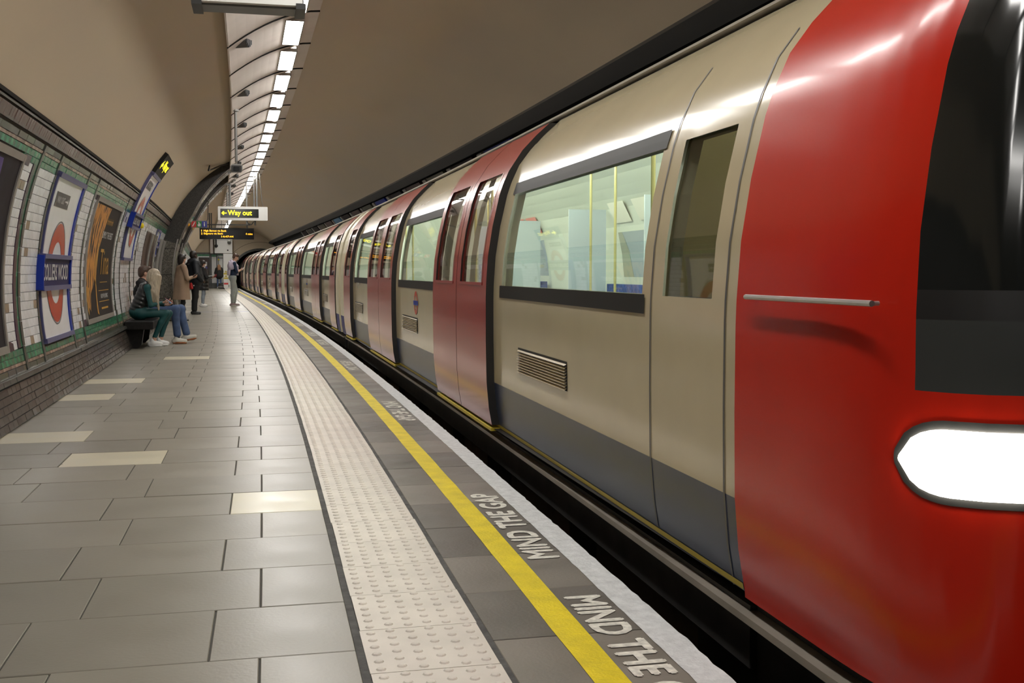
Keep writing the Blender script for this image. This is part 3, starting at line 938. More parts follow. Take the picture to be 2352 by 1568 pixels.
def make_car(a, b, windows, doors, label, first=False):
    car = thing('train_carriage', label, 'train', (a + b) / 2, TC, -0.86, group='carriages of the underground train')
    dwin = []
    for d0, d1 in doors:
        if d1 - d0 < 1.4: dwin.append((d0 + .10, d1 - .10))
        else: dwin += [(d0 + .10, (d0 + d1) / 2 - .1), ((d0 + d1) / 2 + .1, d1 - .10)]
    marks = [x for w in windows for x in w] + [x for w in dwin for x in w] + [a + .55, b - .55]
    cab = [(3.45, 3.92)] if first else []
    marks += [x for w in cab for x in w]
    zs = ZB
    def hole(s, z):
        return (any(w0 < s < w1 for w0, w1 in windows + cab) and 1.11 < z < 1.70) or (any(w0 < s < w1 for w0, w1 in dwin) and 1.11 < z < 1.90)
    endpos = lambda s: (s > b - .5) or (s < a + .5 and not first)
    def mf(s, z):
        if z < .47: return 3 if endpos(s) else 1
        if z > 2.2: return 2
        return 4 if endpos(s) else 0
    mb = MB()
    cs = cuts(a, b, marks)
    side_grid(mb, cs, zs, 0, mf, hole)
    side_grid(mb, cs, zs, 0, mf, lambda s, z: False, side=1)
    for se, fl in ((a, 1), (b, 0)):            # end walls
        if first and se == a: continue
        v = [(nside(z), se, z) for z in zs] + [(nside(z, 0, 1), se, z) for z in zs[::-1]]
        f = tuple(range(len(v)))
        mb.add(v, [f if fl else f[::-1]], 5)
    mb.add([(nside(.16), a, .16), (nside(.16, 0, 1), a, .16), (nside(.16, 0, 1), b, .16), (nside(.16), b, .16)], [(0, 3, 2, 1)], 5)
    mb.build('body_shell', ['car_cream', 'car_blue', 'car_roof', 'corner_blue', 'car_end_cream', 'rubber'], car, smooth=True)
    # lining, floor, ceiling strips
    li = MB()
    zl = [.22, .75, 1.03, 1.11, 1.30, 1.50, 1.70, 1.90, 2.0, 2.1, 2.2, 2.3, 2.38]
    cl = cuts(a + .1, b - .1, marks)
    side_grid(li, cl, zl, -.07, lambda s, z: 0, hole, flip=True)
    side_grid(li, cl, zl, -.07, lambda s, z: 0, lambda s, z: False, side=1, flip=True)
    li.box(TC - .45, TC + .45, a + .1, b - .1, 2.36, 2.38, 0, ny=8)
    for se in (a + .12, b - .12):
        v = [(nside(z, -.06), se, z) for z in zl] + [(nside(z, -.06, 1), se, z) for z in zl[::-1]]
        li.add(v, [tuple(range(len(v)))])
    li.build('interior_lining', 'lining', car)
    fl = MB(); fl.box(TC - 1.2, TC + 1.2, a + .1, b - .1, .17, .21, ny=8); fl.build('interior_floor', 'lining_floor', car)
    for x in (-.42, .42):
        la = MB(); la.box(TC + x - .07, TC + x + .07, a + .4, b - .4, 2.26, 2.30, ny=8); la.build('interior_lamp', 'car_lamp', car)
    # windows
    for w0, w1 in windows:
        p = MB(); sheet(p, w0, w1, [1.11, 1.30, 1.50, 1.70], -.012); p.build('window_pane', 'car_glass', car, smooth=True)
        for z0, z1 in ((1.035, 1.112), (1.69, 1.765)):
            p = MB(); sheet(p, w0 - .04, w1 + .04, [z0, (z0 + z1) / 2, z1], .005); p.build('window_band', 'window_band', car)
        g = MB()
        gs = w0 + (w1 - w0) * .42
        for q in range(9):
            z = .605 + q * .0155
            x = nside(z)
            g.add([(x - .014, gs, z), (x - .014, gs + 1.05, z), (x + .002, gs + 1.05, z + .010), (x + .002, gs, z + .010), (x + .002, gs, z - .001), (x + .002, gs + 1.05, z - .001)],
                  [(0, 1, 2, 3), (1, 0, 4, 5)])
        g.build('louvre_grille', 'car_cream', car)
        g = MB(); sheet(g, gs - .01, gs + 1.06, [.60, .675, .75], .001); g.build('grille_backing', 'window_band', car)
        # seats and fittings behind this window, far side and near side
        for sd in (-1, 1):
            k = MB(); x = TC + sd * 1.18
            k.box(min(x, x - sd * .42), max(x, x - sd * .42), w0, w1, .21, .62, ny=3)
            k.box(min(x, x - sd * .12), max(x, x - sd * .12), w0, w1, .62, 1.06, ny=3)
            k.build('seat_row', 'seat_moquette', car)
        n = max(2, int((w1 - w0) / .62))
        for q in range(n):
            ad = MB(); s_ = w0 + (w1 - w0) * (q + .5) / n
            z0, z1 = (1.74, 1.96)
            ad.add([(nside(z0, -.085, 1), s_ - .26, z0), (nside(z0, -.085, 1), s_ + .26, z0), (nside(z1, -.085, 1), s_ + .26, z1), (nside(z1, -.085, 1), s_ - .26, z1)], [(0, 1, 2, 3)])
            ad.build('advert_card', random.choice(['advert_a', 'advert_b', 'advert_b', 'advert_c', 'advert_d']), car)
        fw = MB(); sheet(fw, w0 + .1, w1 - .1, [1.14, 1.40, 1.64], -.08, side=1); fw.build('far_window', 'car_glass', car)
        for q in range(2):
            s_ = w0 + (w1 - w0) * (.33 + .34 * q)
            for xq in (-.62, .62):
                po = MB(); po.cyl((TC + xq, s_, .62), (TC + xq, s_, 2.3), .014, 0, 8); po.build('grab_pole', 'pole_yellow', car)
        if w1 - w0 < 4:
            for se in (w0 - .05, w1 + .05):
                for xa, xb, zt in ((.62, 1.06, 1.9), (-1.2, -.75, 1.05)):
                    ds = MB(); ds.box(TC + xa, TC + xb, se - .012, se + .012, .22, zt); ds.build('draught_screen', 'screen_pale', car)
    for w0, w1 in cab:
        p = MB(); sheet(p, w0, w1, [1.11, 1.30, 1.50, 1.70], -.012); p.build('cab_door_pane', 'cab_glass', car, smooth=True)
        p = MB()
        for se in (w0 - .12, w1 + .12):
            side_grid(p, [se - .006, se + .006], [z for z in ZB if z < 2.05], .003, lambda s, z: 0, lambda s, z: False)
        p.build('cab_door_seam', 'grey_metal', car)
        p = MB(); zz = [.22, .75, 1.11, 1.3, 1.5, 1.7, 1.9, 2.1, 2.3]
        v = [(nside(z, -.06), 4.05, z) for z in zz] + [(nside(z, -.06, 1), 4.05, z) for z in zz[::-1]]
        p.add(v, [tuple(range(len(v)))]); p.build('cab_bulkhead', 'car_cream', car)
        p = MB(); p.box(TC - .25, TC + .25, 3.5, 3.56, 2.22, 2.25); p.build('cab_fill_light', 'car_lamp', car)  # fill light added to brighten the cab behind its door pane
    for d0, d1 in doors:
        make_door(car, d0, d1, a)
    for e0, e1 in ([] if first else [(a, a + .52)]) + [(b - .52, b)]:
        ep = MB(); zz = [.165, .30, .47, .75, 1.03, 1.30, 1.50, 1.70, 1.90, 2.0, 2.1, 2.2]
        side_grid(ep, [e0, e1], zz, .052, lambda s, z: 1 if z < .47 else 0, lambda s, z: False)
        for se, fl_ in ((e0, 0), (e1, 1)):
            v = []
            for z in zz: v += [(nside(z, .052), se, z), (nside(z, -.02), se, z)]
            f = [(2 * i, 2 * i + 1, 2 * i + 3, 2 * i + 2) for i in range(len(zz) - 1)]
            ep.add(v, [q[::-1] for q in f] if fl_ else f, 0)
        ep.build('end_pillar', ['car_end_cream', 'corner_blue'], car)
    # gutter, sole bar, equipment below the floor
    g = MB(); g.sweep([(nside(2.215), 2.215), (nside(2.215, .035), 2.225), (nside(2.26, .035), 2.275), (nside(2.27), 2.285)], stations(a, b, .9), closed=True); g.build('roof_gutter', 'car_gutter', car)
    g = MB(); g.box(nside(.16) - .020, nside(.16) + .02, a, b, .070, .094, ny=18); g.build('sole_bar', 'sole_bar', car)
    g = MB(); sheet(g, a, b, [.165, .187], .003); g.build('yellow_stripe', 'sill_yellow', car)
    g = MB(); g.box(nside(.16) + .02, nside(.16) + .10, a, b, -.10, .11, ny=18); g.build('solebar_web', 'underframe', car)
    q = a + .7
    while q < b - 1.2:
        L = random.uniform(.7, 1.5)
        g = MB(); g.box(TC - 1.14, TC - .6, q, min(q + L, b - .4), -.52 + random.uniform(-.06, .1), .11); g.build('underfloor_box', 'underframe_light', car)
        q += L + random.uniform(.35, .8)
    g = MB()
    for sb in (a + 2.6, b - 2.6):
        for ds in (-.9, .9):
            for x in (-.72, .72):
                g.cyl((TC + x - .05, sb + ds, -.48), (TC + x + .05, sb + ds, -.48), .38, 0, 20)
    g.build('wheelset', 'underframe', car)
    return car

# leading carriage with the cab
car1 = make_car(3.25, 18.42, [(4.15, 6.78), (9.48, 11.80), (14.72, 16.62)], [(7.02, 9.22), (12.05, 14.48), (16.86, 17.86)],
                'nearest train carriage, with the red cab front and a glowing headlight', first=True)
# --- its nose
plan = [(3.25, 0), (2.95, 0), (2.7, 0.0), (2.55, .004), (2.45, .012), (2.37, .028), (2.30, .055), (2.24, .095), (2.19, .15), (2.155, .22), (2.13, .32), (2.11, .48), (2.097, .72), (2.09, 1.0), (2.088, 1.315)]
fine = []
for (sa_, da_), (sb_, db_) in zip(plan[:-1], plan[1:]):
    fine += [(sa_ + (sb_ - sa_) * q / 3, da_ + (db_ - da_) * q / 3) for q in range(3)]
plan = fine + [plan[-1]]
zn = [.14, .22, .30, .47, .60, .68, .755, .83, .92, .97, 1.09, 1.16, 1.30, 1.50, 1.70, 1.90, 2.05, 2.1, 2.2, 2.3, 2.38, 2.43]
zn = sorted(set(zn + [z for z in ZB if z < 2.44]))
def nose_pt(i, z, side, off=0.0):
    s, d = plan[i]
    lat = TC + side * (hw(z) * (1 - d / 1.315) + off * (1 - d / 1.315 if d > .3 else 1))
    return (lat, s + max(0, z - 1.0) * .16 * (d / 1.315) ** .35 - off * (min(1, d / .12)), z)
def nose_mat(i, z):
    d = plan[i][1]
    if d >= .05 and 1.16 < z < 2.1: return 1
    if d >= .05 and 1.09 < z <= 1.16: return 3
    if d >= .05 and .92 < z <= 1.09: return 2
    return 0
mb = MB()
for side in (-1, 1):
    b0 = len(mb.v)
    for i in range(len(plan)):
        for z in zn: mb.v.append(nose_pt(i, z, side))
    n = len(zn)
    for i in range(len(plan) - 1):
        for j in range(n - 1):
            q = [b0 + i * n + j, b0 + i * n + j + 1, b0 + (i + 1) * n + j + 1, b0 + (i + 1) * n + j]
            mb.f.append(q[::-1] if side < 0 else q); mb.m.append(nose_mat(i + 1, (zn[j] + zn[j + 1]) / 2))
nose = mb.build('cab_front', ['car_red', 'front_black', 'front_grey', 'rubber'], car1, smooth=True, label='bright red cab front with dark windscreen')
for side in (-1, 1):
    for nm, z0, z1, off, i0, i1, m in (('headlight_housing', .655, .855, .006, 15, 34, 'front_grey'), ('headlight_lens', .675, .835, .022, 16, 33, 'headlight')):  # lamp drawn out long: its streak of light is put into the shape
        mb = MB(); k = 0
        pts = list(range(i0, i1 + 1))
        nz = 7
        base_pts = [Vector(nose_pt(i, .75, side)) for i in pts]
        acc = [0.0]
        for u, w in zip(base_pts[:-1], base_pts[1:]): acc.append(acc[-1] + (w - u).length)
        for q, i in enumerate(pts):
            t = acc[q] / acc[-1]
            u_ = min(1, (t + .004) / .22, (1.004 - t) / .22); e = math.sqrt(max(.01, 1 - (1 - u_) ** 2))
            for j in range(nz):
                z = (z0 + z1) / 2 + ((z1 - z0) / 2) * e * (2 * j / (nz - 1) - 1)
                bulge = off * (1 - .5 * abs(2 * j / (nz - 1) - 1) ** 2)
                mb.v.append(nose_pt(i, z, side, bulge))
        for q in range(len(pts) - 1):
            for j in range(nz - 1):
                f = [q * nz + j, q * nz + j + 1, (q + 1) * nz + j + 1, (q + 1) * nz + j]
                mb.f.append(f[::-1] if side < 0 else f); mb.m.append(0)
        mb.build(nm, m, nose, smooth=True)
mb = MB(); mb.tube([(nside(1.13, .03), 2.40, 1.125), (nside(1.13, .03), 3.12, 1.125)], .008, 0, 8)
mb.cyl((nside(1.13), 2.42, 1.125), (nside(1.13, .03), 2.42, 1.125), .006); mb.cyl((nside(1.13), 3.10, 1.125), (nside(1.13, .03), 3.10, 1.125), .006)
mb.build('cab_handrail', 'steel', nose)
# skirt and step bar carried round under the nose
for nm, z0, z1, off, m in (('nose_skirt', -.42, .15, -.045, 'underframe'), ('nose_step_bar', .070, .094, .020, 'sole_bar')):
    mb = MB()
    for side in (-1, 1):
        b0 = len(mb.v); N = len(plan)
        for i in range(N):
            p_ = nose_pt(i, .16, side, off)
            mb.v += [(p_[0], p_[1], z0), (p_[0], p_[1], z1)]
        for i in range(N - 1):
            q = [b0 + 2 * i, b0 + 2 * i + 1, b0 + 2 * i + 3, b0 + 2 * i + 2]
            mb.f.append(q[::-1] if side < 0 else q); mb.m.append(0)
        if nm == 'nose_step_bar':
            b1 = len(mb.v)
            for i in range(N):
                pa_, pb_ = nose_pt(i, .16, side, off), nose_pt(i, .16, side, -.05)
                mb.v += [(pa_[0], pa_[1], z1), (pb_[0], pb_[1], z1)]
            for i in range(N - 1): mb.f.append([b1 + 2 * i, b1 + 2 * i + 1, b1 + 2 * i + 3, b1 + 2 * i + 2]); mb.m.append(0)
    mb.build(nm, m, nose)
# roundel emblem and lettering on the carriage sides
def emblem(car, sc, z=.895, r=.115):
    mb = MB(); n = 28
    v = []
    for rr in (r, r * .62):
        for q in range(n):
            t = 2 * math.pi * q / n; zz = z + rr * math.sin(t); v.append((nside(zz, .004), sc + rr * math.cos(t), zz))
    mb.add(v, [(q, (q + 1) % n, n + (q + 1) % n, n + q) for q in range(n)])
    e = mb.build('emblem_ring', 'roundel_red', car)
    mb = MB(); sheet(mb, sc - r * 1.3, sc + r * 1.3, [z - r * .19, z, z + r * .19], .006); mb.build('emblem_bar', 'sign_blue', e)
emblem(car1, 10.55)

CARLAB = ['second train carriage, just behind the leading one', 'third train carriage along the platform', 'fourth train carriage, far along the platform', 'last visible train carriage, entering the tunnel mouth']
for k, (a, b) in enumerate(((18.76, 35.85), (36.2, 53.3), (53.65, 70.75), (71.1, 88.2))):
    L = (b - a) / 17.09
    W_ = [(2.05, 3.98), (6.55, 9.98), (12.55, 15.28)]
    D_ = [(.72, 1.82), (4.18, 6.34), (10.18, 12.34), (15.48, 16.44)]
    c = make_car(a, b, [(a + x * L, a + y * L) for x, y in W_], [(a + x * L, a + y * L) for x, y in D_], CARLAB[k])
    if k < 2: emblem(c, a + 8.3)
    mb = MB(); mb.box(TC - .9, TC + .9, a - .30, a + .02, .15, 2.1); mb.build('gangway', 'rubber', c)

# ================================================================== WALL SIGNS AND POSTERS
def wall_text(mb, body, s0, s1, z0, z1, off, m=0, bold=0.0):
    v, f = text_fit(body, s0, s1, vz(z0), vz(z1), bold)
    mb.add([CW(p[0], p[1], off + p[2]) for p in v], f, m)
def wall_poly(mb, pts, off, m=0):
    mb.add([CW(s, vz(z), off) for s, z in pts], [tuple(range(len(pts)))], m)
def wthing(name, label, cat, s, z, group=None):
    p = CW(s, vz(z), 0.0)
    return thing(name, label, cat, s, p[0], p[2], group=group)

def roundel_sign(s0, s1, z0, z1, zc, r, zp0, zp1, label, name, wz=None, header=None, tall=.0, visible_text=True, base=0.012):
    t = wthing('station_name_sign', label, 'sign', (s0 + s1) / 2, z0, group='roundel station name signs')
    mb = MB(); wall_strip(mb, s0, s1, vz(z0), vz(z1), .0, base + .012, 0, 16); mb.build('sign_panel', 'sign_white', t)
    for a, b, c, d, m in ((s0 - .02, s0 + .02, z0, z1, 'nameplate_frame'), (s1 - .10, s1 + .02, z0, z1, 'sign_blue')):
        mb = MB(); wall_strip(mb, a, b, vz(c), vz(d), .0, base + (.016 if m == 'nameplate_frame' else .022), 0, 16); mb.build('side_frame', m, t)
    for c, d in ((z0 - .022, z0 + .025), (z1 - .025, z1 + .022)):
        mb = MB(); wall_strip(mb, s0 - .02, s1 + .02, vz(c), vz(d), .0, base + .032, 0, 3); mb.build('end_frame', 'nameplate_frame', t)
    sc = (s0 + s1) / 2 - .02
    n = 48; vc = vz(zc)
    for r0, r1, m, o in ((r + .022, r + .010, 'sign_dark', .0135), (r, r * .62, 'roundel_red', .0145)):
        mb = MB(); v = []
        for rr in (r0, r1):
            for q in range(n):
                a = 2 * math.pi * q / n; v.append(CW(sc + rr * math.cos(a), vc + rr * math.sin(a), base + o))
        mb.add(v, [(q, (q + 1) % n, n + (q + 1) % n, n + q) for q in range(n)]); mb.build('roundel_ring' if m == 'roundel_red' else 'ring_outline', m, t)
    # nameplate across the ring, its frame standing proud
    pa, pb = s0 - .12, s1 - .12
    mb = MB(); wall_strip(mb, pa, pb, vz(zp0), vz(zp1), .0, base + .035, 0, 3); npl = mb.build('nameplate', 'nameplate_navy', t)
    for xa, xb, of in ((pa - .03, pa, .062), (pb, pb + .07, .05)):
        mb = MB(); wall_strip(mb, xa, xb, vz(zp0) - .03, vz(zp1) + .03, .0, base + of, 0, 3); mb.build('nameplate_side', 'sign_blue', npl)
    for c in (vz(zp0) - .04, vz(zp1)):
        mb = MB(); wall_strip(mb, pa, pb, c, c + .045, .0, base + .065, 0, 2); mb.build('nameplate_rail', 'nameplate_frame', npl)
    mb = MB(); h = zp1 - zp0
    wall_text(mb, name, pa + .08, pb - .10, zp0 + h * .21, zp1 - h * .19, base + .037, 0, .02); mb.build('nameplate_lettering', 'print_white', npl)
    if wz:
        wa, wb = s0 + .17, s1 - .75
        wa, wb = s0 + .16, s0 + .92
        mb = MB(); wall_strip(mb, wa, wb, vz(wz[0]), vz(wz[1]), .0, base + .016, 0, 3); wo = mb.build('way_out_panel', 'sign_dark', t)
        mb = MB(); hh = wz[1] - wz[0]; mid = (wz[0] + wz[1]) / 2
        wall_text(mb, 'WAY OUT', wa + .07, wa + .49, wz[0] + hh * .27, wz[1] - hh * .27, base + .018, 0, .008)
        wall_poly(mb, [(wa + .53, mid - .008), (wa + .66, mid - .008), (wa + .66, mid + .008), (wa + .53, mid + .008)], base + .018)
        wall_poly(mb, [(wa + .64, mid - .035), (wa + .715, mid), (wa + .64, mid + .035), (wa + .66, mid)], base + .018)
        mb.build('way_out_lettering', 'print_white', wo)
    if header:
        mb = MB(); wall_strip(mb, s0 - .02, s1 + .02, vz(header[0]), vz(header[1]), .0, base + .03, 0, 5); hd = mb.build('direction_panel', 'sign_header', t)
        mb = MB(); hh = (header[1] - header[0])
        wall_text(mb, 'Way out', s0 + .42, s1 - .15, header[0] + hh * .25, header[1] - hh * .2, base + .032, 0, .01)
        mid = header[0] + hh * .5
        wall_poly(mb, [(s0 + .06, mid), (s0 + .2, mid - .07), (s0 + .2, mid + .07)], base + .032)
        wall_poly(mb, [(s0 + .16, mid - .02), (s0 + .34, mid - .02), (s0 + .34, mid + .02), (s0 + .16, mid + .02)], base + .032)
        mb.build('direction_lettering', 'sign_yellow_lit', hd)
    return t
roundel_sign(10.95, 12.56, .54, 2.12, 1.19, .50, 1.06, 1.33, 'large red roundel station name sign with a navy nameplate, between two posters', 'COLLIERS WOOD', wz=(1.83, 1.97))
roundel_sign(17.86, 19.32, 1.40, 2.74, 2.02, .42, 1.93, 2.10, 'tall roundel sign curving up onto the vault above the seated couple', 'COLLIERS WOOD', wz=(2.52, 2.64), header=(2.76, 3.05), base=.03)
roundel_sign(24.38, 25.42, 1.55, 2.08, 1.80, .18, 1.76, 1.85, 'small blue-edged roundel sign on the wall next to the granite pier', 'COLLIERS WOOD')

def poster(s0, s1, z0, z1, label, m, fw=.06, proud=.032):
    t = wthing('framed_poster', label, 'poster', (s0 + s1) / 2, z0, group='framed posters on the platform wall')
    mb = MB(); wall_strip(mb, s0 + .02, s1 - .02, vz(z0) + .02, vz(z1) - .02, .0, proud - .012, 0, 16); mb.build('poster_sheet', m, t)
    for a, b, c, d in ((s0, s0 + fw, vz(z0), vz(z1)), (s1 - fw, s1, vz(z0), vz(z1)), (s0, s1, vz(z0), vz(z0) + fw), (s0, s1, vz(z1) - fw, vz(z1))):
        mb = MB(); wall_strip(mb, a, b, c, d, .0, proud, 0, 14); mb.build('frame_bar', 'frame_alu', t)
    return t
p1 = poster(6.5, 9.36, .55, 2.13, 'dark violet poster in a metal frame cut by the left edge', 'poster_dark2', proud=.032)
mb = MB(); wall_poly(mb, [(6.6, 1.4), (8.2, 1.5), (8.75, 1.75), (8.7, 2.04), (6.6, 2.04)], .0225); mb.build('violet_glow_print', 'poster_violet', p1)
mb = MB(); wall_text(mb, 'R', 9.02, 9.20, 1.26, 1.40, .0225, 0, 0.0); mb.build('print_lettering', 'print_white', p1)
mb = MB(); wall_strip(mb, 8.6, 9.05, vz(.80), vz(.815), .015, .0225, 0, 1); wall_strip(mb, 8.6, 9.1, vz(.72), vz(.745), .015, .0225, 0, 1); wall_strip(mb, 8.6, 9.1, vz(.68), vz(.70), .015, .0225, 0, 1); mb.build('print_small_type', 'print_white', p1)
mb = MB(); wall_strip(mb, 8.85, 9.12, vz(.86), vz(.91), .015, .0225, 0, 1); mb.build('print_blue_mark', 'poster_cyan', p1)
p3 = poster(13.80, 16.55, .56, 2.11, 'dark theatre poster with an orange flame-like picture in a metal frame', 'poster_dark')
def blob(seed, pts, m, nm, off):
    # fill the outline with narrow strips so that it follows the wall's curve
    mb = MB(); zs_ = [q[1] for q in pts]; z_ = min(zs_); st = (max(zs_) - z_) / 24
    def span(z):
        xs = []
        for (x0, y0), (x1, y1) in zip(pts, pts[1:] + pts[:1]):
            if (y0 <= z) != (y1 <= z): xs.append(x0 + (x1 - x0) * (z - y0) / (y1 - y0))
        return (min(xs), max(xs)) if xs else None
    for q in range(24):
        a_, b_ = span(z_ + st * (q + .02)), span(z_ + st * (q + .98))
        if a_ and b_:
            mb.add([CW(a_[0], vz(z_ + st * q), off), CW(a_[1], vz(z_ + st * q), off), CW(b_[1], vz(z_ + st * (q + 1)), off), CW(b_[0], vz(z_ + st * (q + 1)), off)], [(0, 1, 2, 3)])
    mb.build(nm, m, p3)
L0 = 13.90
blob(1, [(L0, .85), (L0 + .35, .70), (L0 + .45, .95), (L0 + .75, 1.02), (L0 + .95, 1.40), (L0 + 1.15, 1.62), (L0 + 1.42, 2.03), (L0, 2.03)], 'poster_flame', 'flame_print', .0222)
blob(2, [(L0 + .08, .72), (L0 + .15, .66), (L0 + .22, .8), (L0 + .30, 1.0), (L0 + .05, 1.02)], 'poster_flame2', 'flame_tongue', .0230)
blob(3, [(L0 + .95, .66), (L0 + 1.08, .64), (L0 + 1.02, .85), (L0 + .98, 1.02), (L0 + .90, 1.08)], 'poster_flame2', 'flame_tongue', .0225)
blob(4, [(L0 + .72, 1.15), (L0 + .93, 1.05), (L0 + 1.0, 1.3), (L0 + 1.02, 1.55), (L0 + .9, 1.62), (L0 + .78, 1.4)], 'poster_flame2', 'flame_cheek', .0235)
for i in range(5):
    a = 15.32 + i * .13
    mb = MB(); cz = 1.86; pts = []
    for q in range(10):
        rr = .055 if q % 2 == 0 else .023
        t = math.pi / 2 + q * math.pi / 5
        pts.append((a + rr * math.cos(t), cz + rr * math.sin(t)))
    wall_poly(mb, pts, .0225); mb.build('star_print', 'poster_gold', p3)
mb = MB(); wall_text(mb, 'SIMPLY THE BEST', 15.05, 16.15, 1.64, 1.73, .0228, 0, .01); mb.build('print_lettering', 'print_white', p3)
mb = MB(); wall_text(mb, 'Tina', 15.15, 16.15, 1.16, 1.50, .0228, 0, .0); mb.build('print_title', 'poster_gold', p3)
for z, a, b in ((1.055, 15.25, 16.05), (.945, 15.1, 16.2), (.80, 15.1, 16.2)):
    mb = MB(); wall_strip(mb, a, b, vz(z), vz(z + .008), .015, .0225, 0, 1); mb.build('print_rule', 'poster_gold', p3)
mb = MB(); wall_text(mb, 'NOW PLAYING', 15.3, 16.05, .845, .905, .0228, 0, .01); mb.build('print_lettering', 'print_white', p3)
mb = MB(); wall_strip(mb, 15.3, 16.0, vz(.70), vz(.725), .015, .0225, 0, 1); mb.build('print_small_type', 'poster_gold', p3)

# dark recess with polished steel posts beyond the bench, and the noticeboard beside the pier
ck = wthing('steel_framed_recess', 'dark recess with polished steel uprights beyond the seated couple', 'recess', 22.9, .4)
mb = MB(); wall_strip(mb, 21.75, 23.95, vz(.38), vz(1.97), .0, .02, 0, 12); mb.build('recess_back', 'brown_door', ck)
for a, wd, m in ((22.45, .14, 'steel_polished'), (22.75, .16, 'tile_brown'), (23.05, .2, 'steel_polished'), (23.4, .12, 'tile_brown'), (23.68, .26, 'steel')):
    mb = MB(); wall_strip(mb, a, a + wd, vz(.38), vz(1.95), .0, .10, 0, 12); mb.build('upright', m, ck)
nb = wthing('notice_frame', 'pale metal framed noticeboard against the granite pier', 'noticeboard', 26.5, .9)
mb = MB(); wall_strip(mb, 25.85, 27.3, vz(.90), vz(1.92), .0, .05, 0, 8); mb.build('board', 'grey_metal', nb)
for a in (25.85, 27.2):
    mb = MB(); wall_strip(mb, a, a + .12, vz(.88), vz(1.94), .0, .09, 0, 8); mb.build('frame_bar', 'frame_alu', nb)
yl = wthing('alarm_beacon', 'small yellow alarm unit on the wall beside the tall roundel sign', 'alarm', 19.75, 2.0)
mb = MB(); p = CW(19.75, vz(2.0), .05); mb.sphere((p[0], 19.75, p[2]), .042, 0, 10, 6, (1, 1, 1.2)); mb.build('beacon', 'yellow_paint', yl, smooth=True)
mb = MB(); mb.box(p[0] - .07, p[0] - .01, 19.70, 19.80, p[2] + .05, p[2] + .13); mb.build('bracket', 'dark_metal', yl)

# adverts on the far wall over the train
for i in range(15):
    s0 = 15.5 + i * 2.65
    m = ['sign_blue', 'poster_dark', 'tile_olive', 'brown_door', 'poster_dark2', 'sign_blue', 'tile_olive', 'brown_door', 'poster_dark', 'poster_cyan', 'brown_door', 'tile_olive', 'poster_dark', 'tile_post', 'poster_dark'][i]
    lab = 'trackside poster glimpsed above the train, %s from the right' % (ORD[i])
    tp = thing('trackside_poster', lab, 'poster', s0 + 1.2, LC + 3.1 * math.cos(.64), ZC + 3.1 * math.sin(.5), group='trackside posters above the train')
    def rs(mb_, a, b, t0, t1, off, m_=0):
        v = []
        for t in (t0, (t0 + t1) / 2, t1):
            for ss_ in (a, b):
                for of in (0, off): v.append((LC + (RT - of) * math.cos(t), ss_, ZC + (RT - of) * math.sin(t)))
        f = []
        for k in range(2):
            q = k * 4
            f += [(q + 1, q + 3, q + 7, q + 5), (q, q + 4, q + 6, q + 2), (q, q + 1, q + 5, q + 4), (q + 2, q + 6, q + 7, q + 3)]
        f += [(0, 2, 3, 1), (8, 9, 11, 10)]
        mb_.add(v, f, m_)
    mb = MB(); rs(mb, s0, s0 + 1.75, .50, .725, .05); mb.build('poster_sheet', m, tp)
    mb = MB(); rs(mb, s0 + 1.9, s0 + 2.25, .50, .725, .06); mb.build('pale_divider', 'frame_alu', tp)

# ================================================================== HANGING SIGNS AND CAMERAS
def flat_text(mb, body, x0, x1, z0, z1, y, m=0, bold=0.0):
    v, f = text_fit(body, x0, x1, z0, z1, bold)
    mb.add([(p[0], y - p[2] * 4, p[1]) for p in v], f, m)
def vpoly(mb, pts, y, m=0): mb.add([(x, y, z) for x, z in pts], [tuple(range(len(pts)))], m)

wo = thing('way_out_sign', 'illuminated white box sign with a yellow arrow and Way out', 'sign', 33.1, 0.09, 2.69)
def rbox(mb, x0, x1, y0, y1, z0, z1, r, m=0):
    o = rounded((x0, x1, z0, z1, r)); n = len(o)
    mb.add([(x, y0, z) for x, z in o] + [(x, y1, z) for x, z in o], [tuple(range(n)), tuple(range(2 * n - 1, n - 1, -1))] + [(i, n + i, n + (i + 1) % n, (i + 1) % n) for i in range(n)], m)
mb = MB(); rbox(mb, -.615, .80, 33.0, 33.22, 2.69, 3.09, .02); mb.build('casing', 'sign_casing_lit', wo)
mb = MB(); rbox(mb, -.545, .54, 32.99, 33.0, 2.765, 3.02, .01); mb.build('sign_face', 'sign_panel_black', wo)
mb = MB(); flat_text(mb, 'Way out', -.34, .35, 2.79, 2.985, 32.985, 0, .022); mb.build('lettering', 'sign_yellow_lit', wo)
mb = MB(); vpoly(mb, [(-.52, 2.895), (-.46, 2.955), (-.435, 2.93), (-.455, 2.908), (-.37, 2.908), (-.37, 2.882), (-.455, 2.882), (-.435, 2.86), (-.46, 2.835)], 32.985); mb.build('arrow', 'sign_yellow_lit', wo)
for x, r, zt in ((-.27, .035, soffit_z(-.27)), (.42, .022, soffit_z(.42)), (.50, .03, soffit_z(.5))):
    mb = MB(); mb.cyl((x, 33.1, 3.08), (x, 33.1, zt), r, 0, 10); mb.cyl((x, 33.1, zt - .02), (x, 33.1, zt), r * 2.2, 0, 10); mb.build('hanger_pole', 'pole_grey', wo)
mb = MB(); mb.tube([(.58, 33.05, soffit_z(.58)), (.60, 33.05, 3.75), (.63, 33.05, 3.5), (.64, 33.05, 3.25), (.68, 33.05, 3.09)], .012, 0, 6); mb.build('cable', 'pole_grey', wo)
mb = MB(); mb.tube([(.2, 33.15, 2.69), (.24, 33.15, 2.60), (.34, 33.15, 2.57), (.40, 33.15, 2.66)], .015, 0, 6); mb.cyl((.44, 33.15, 2.55), (.44, 33.15, 2.69), .03); mb.build('cable_loop', 'grey_metal', wo)

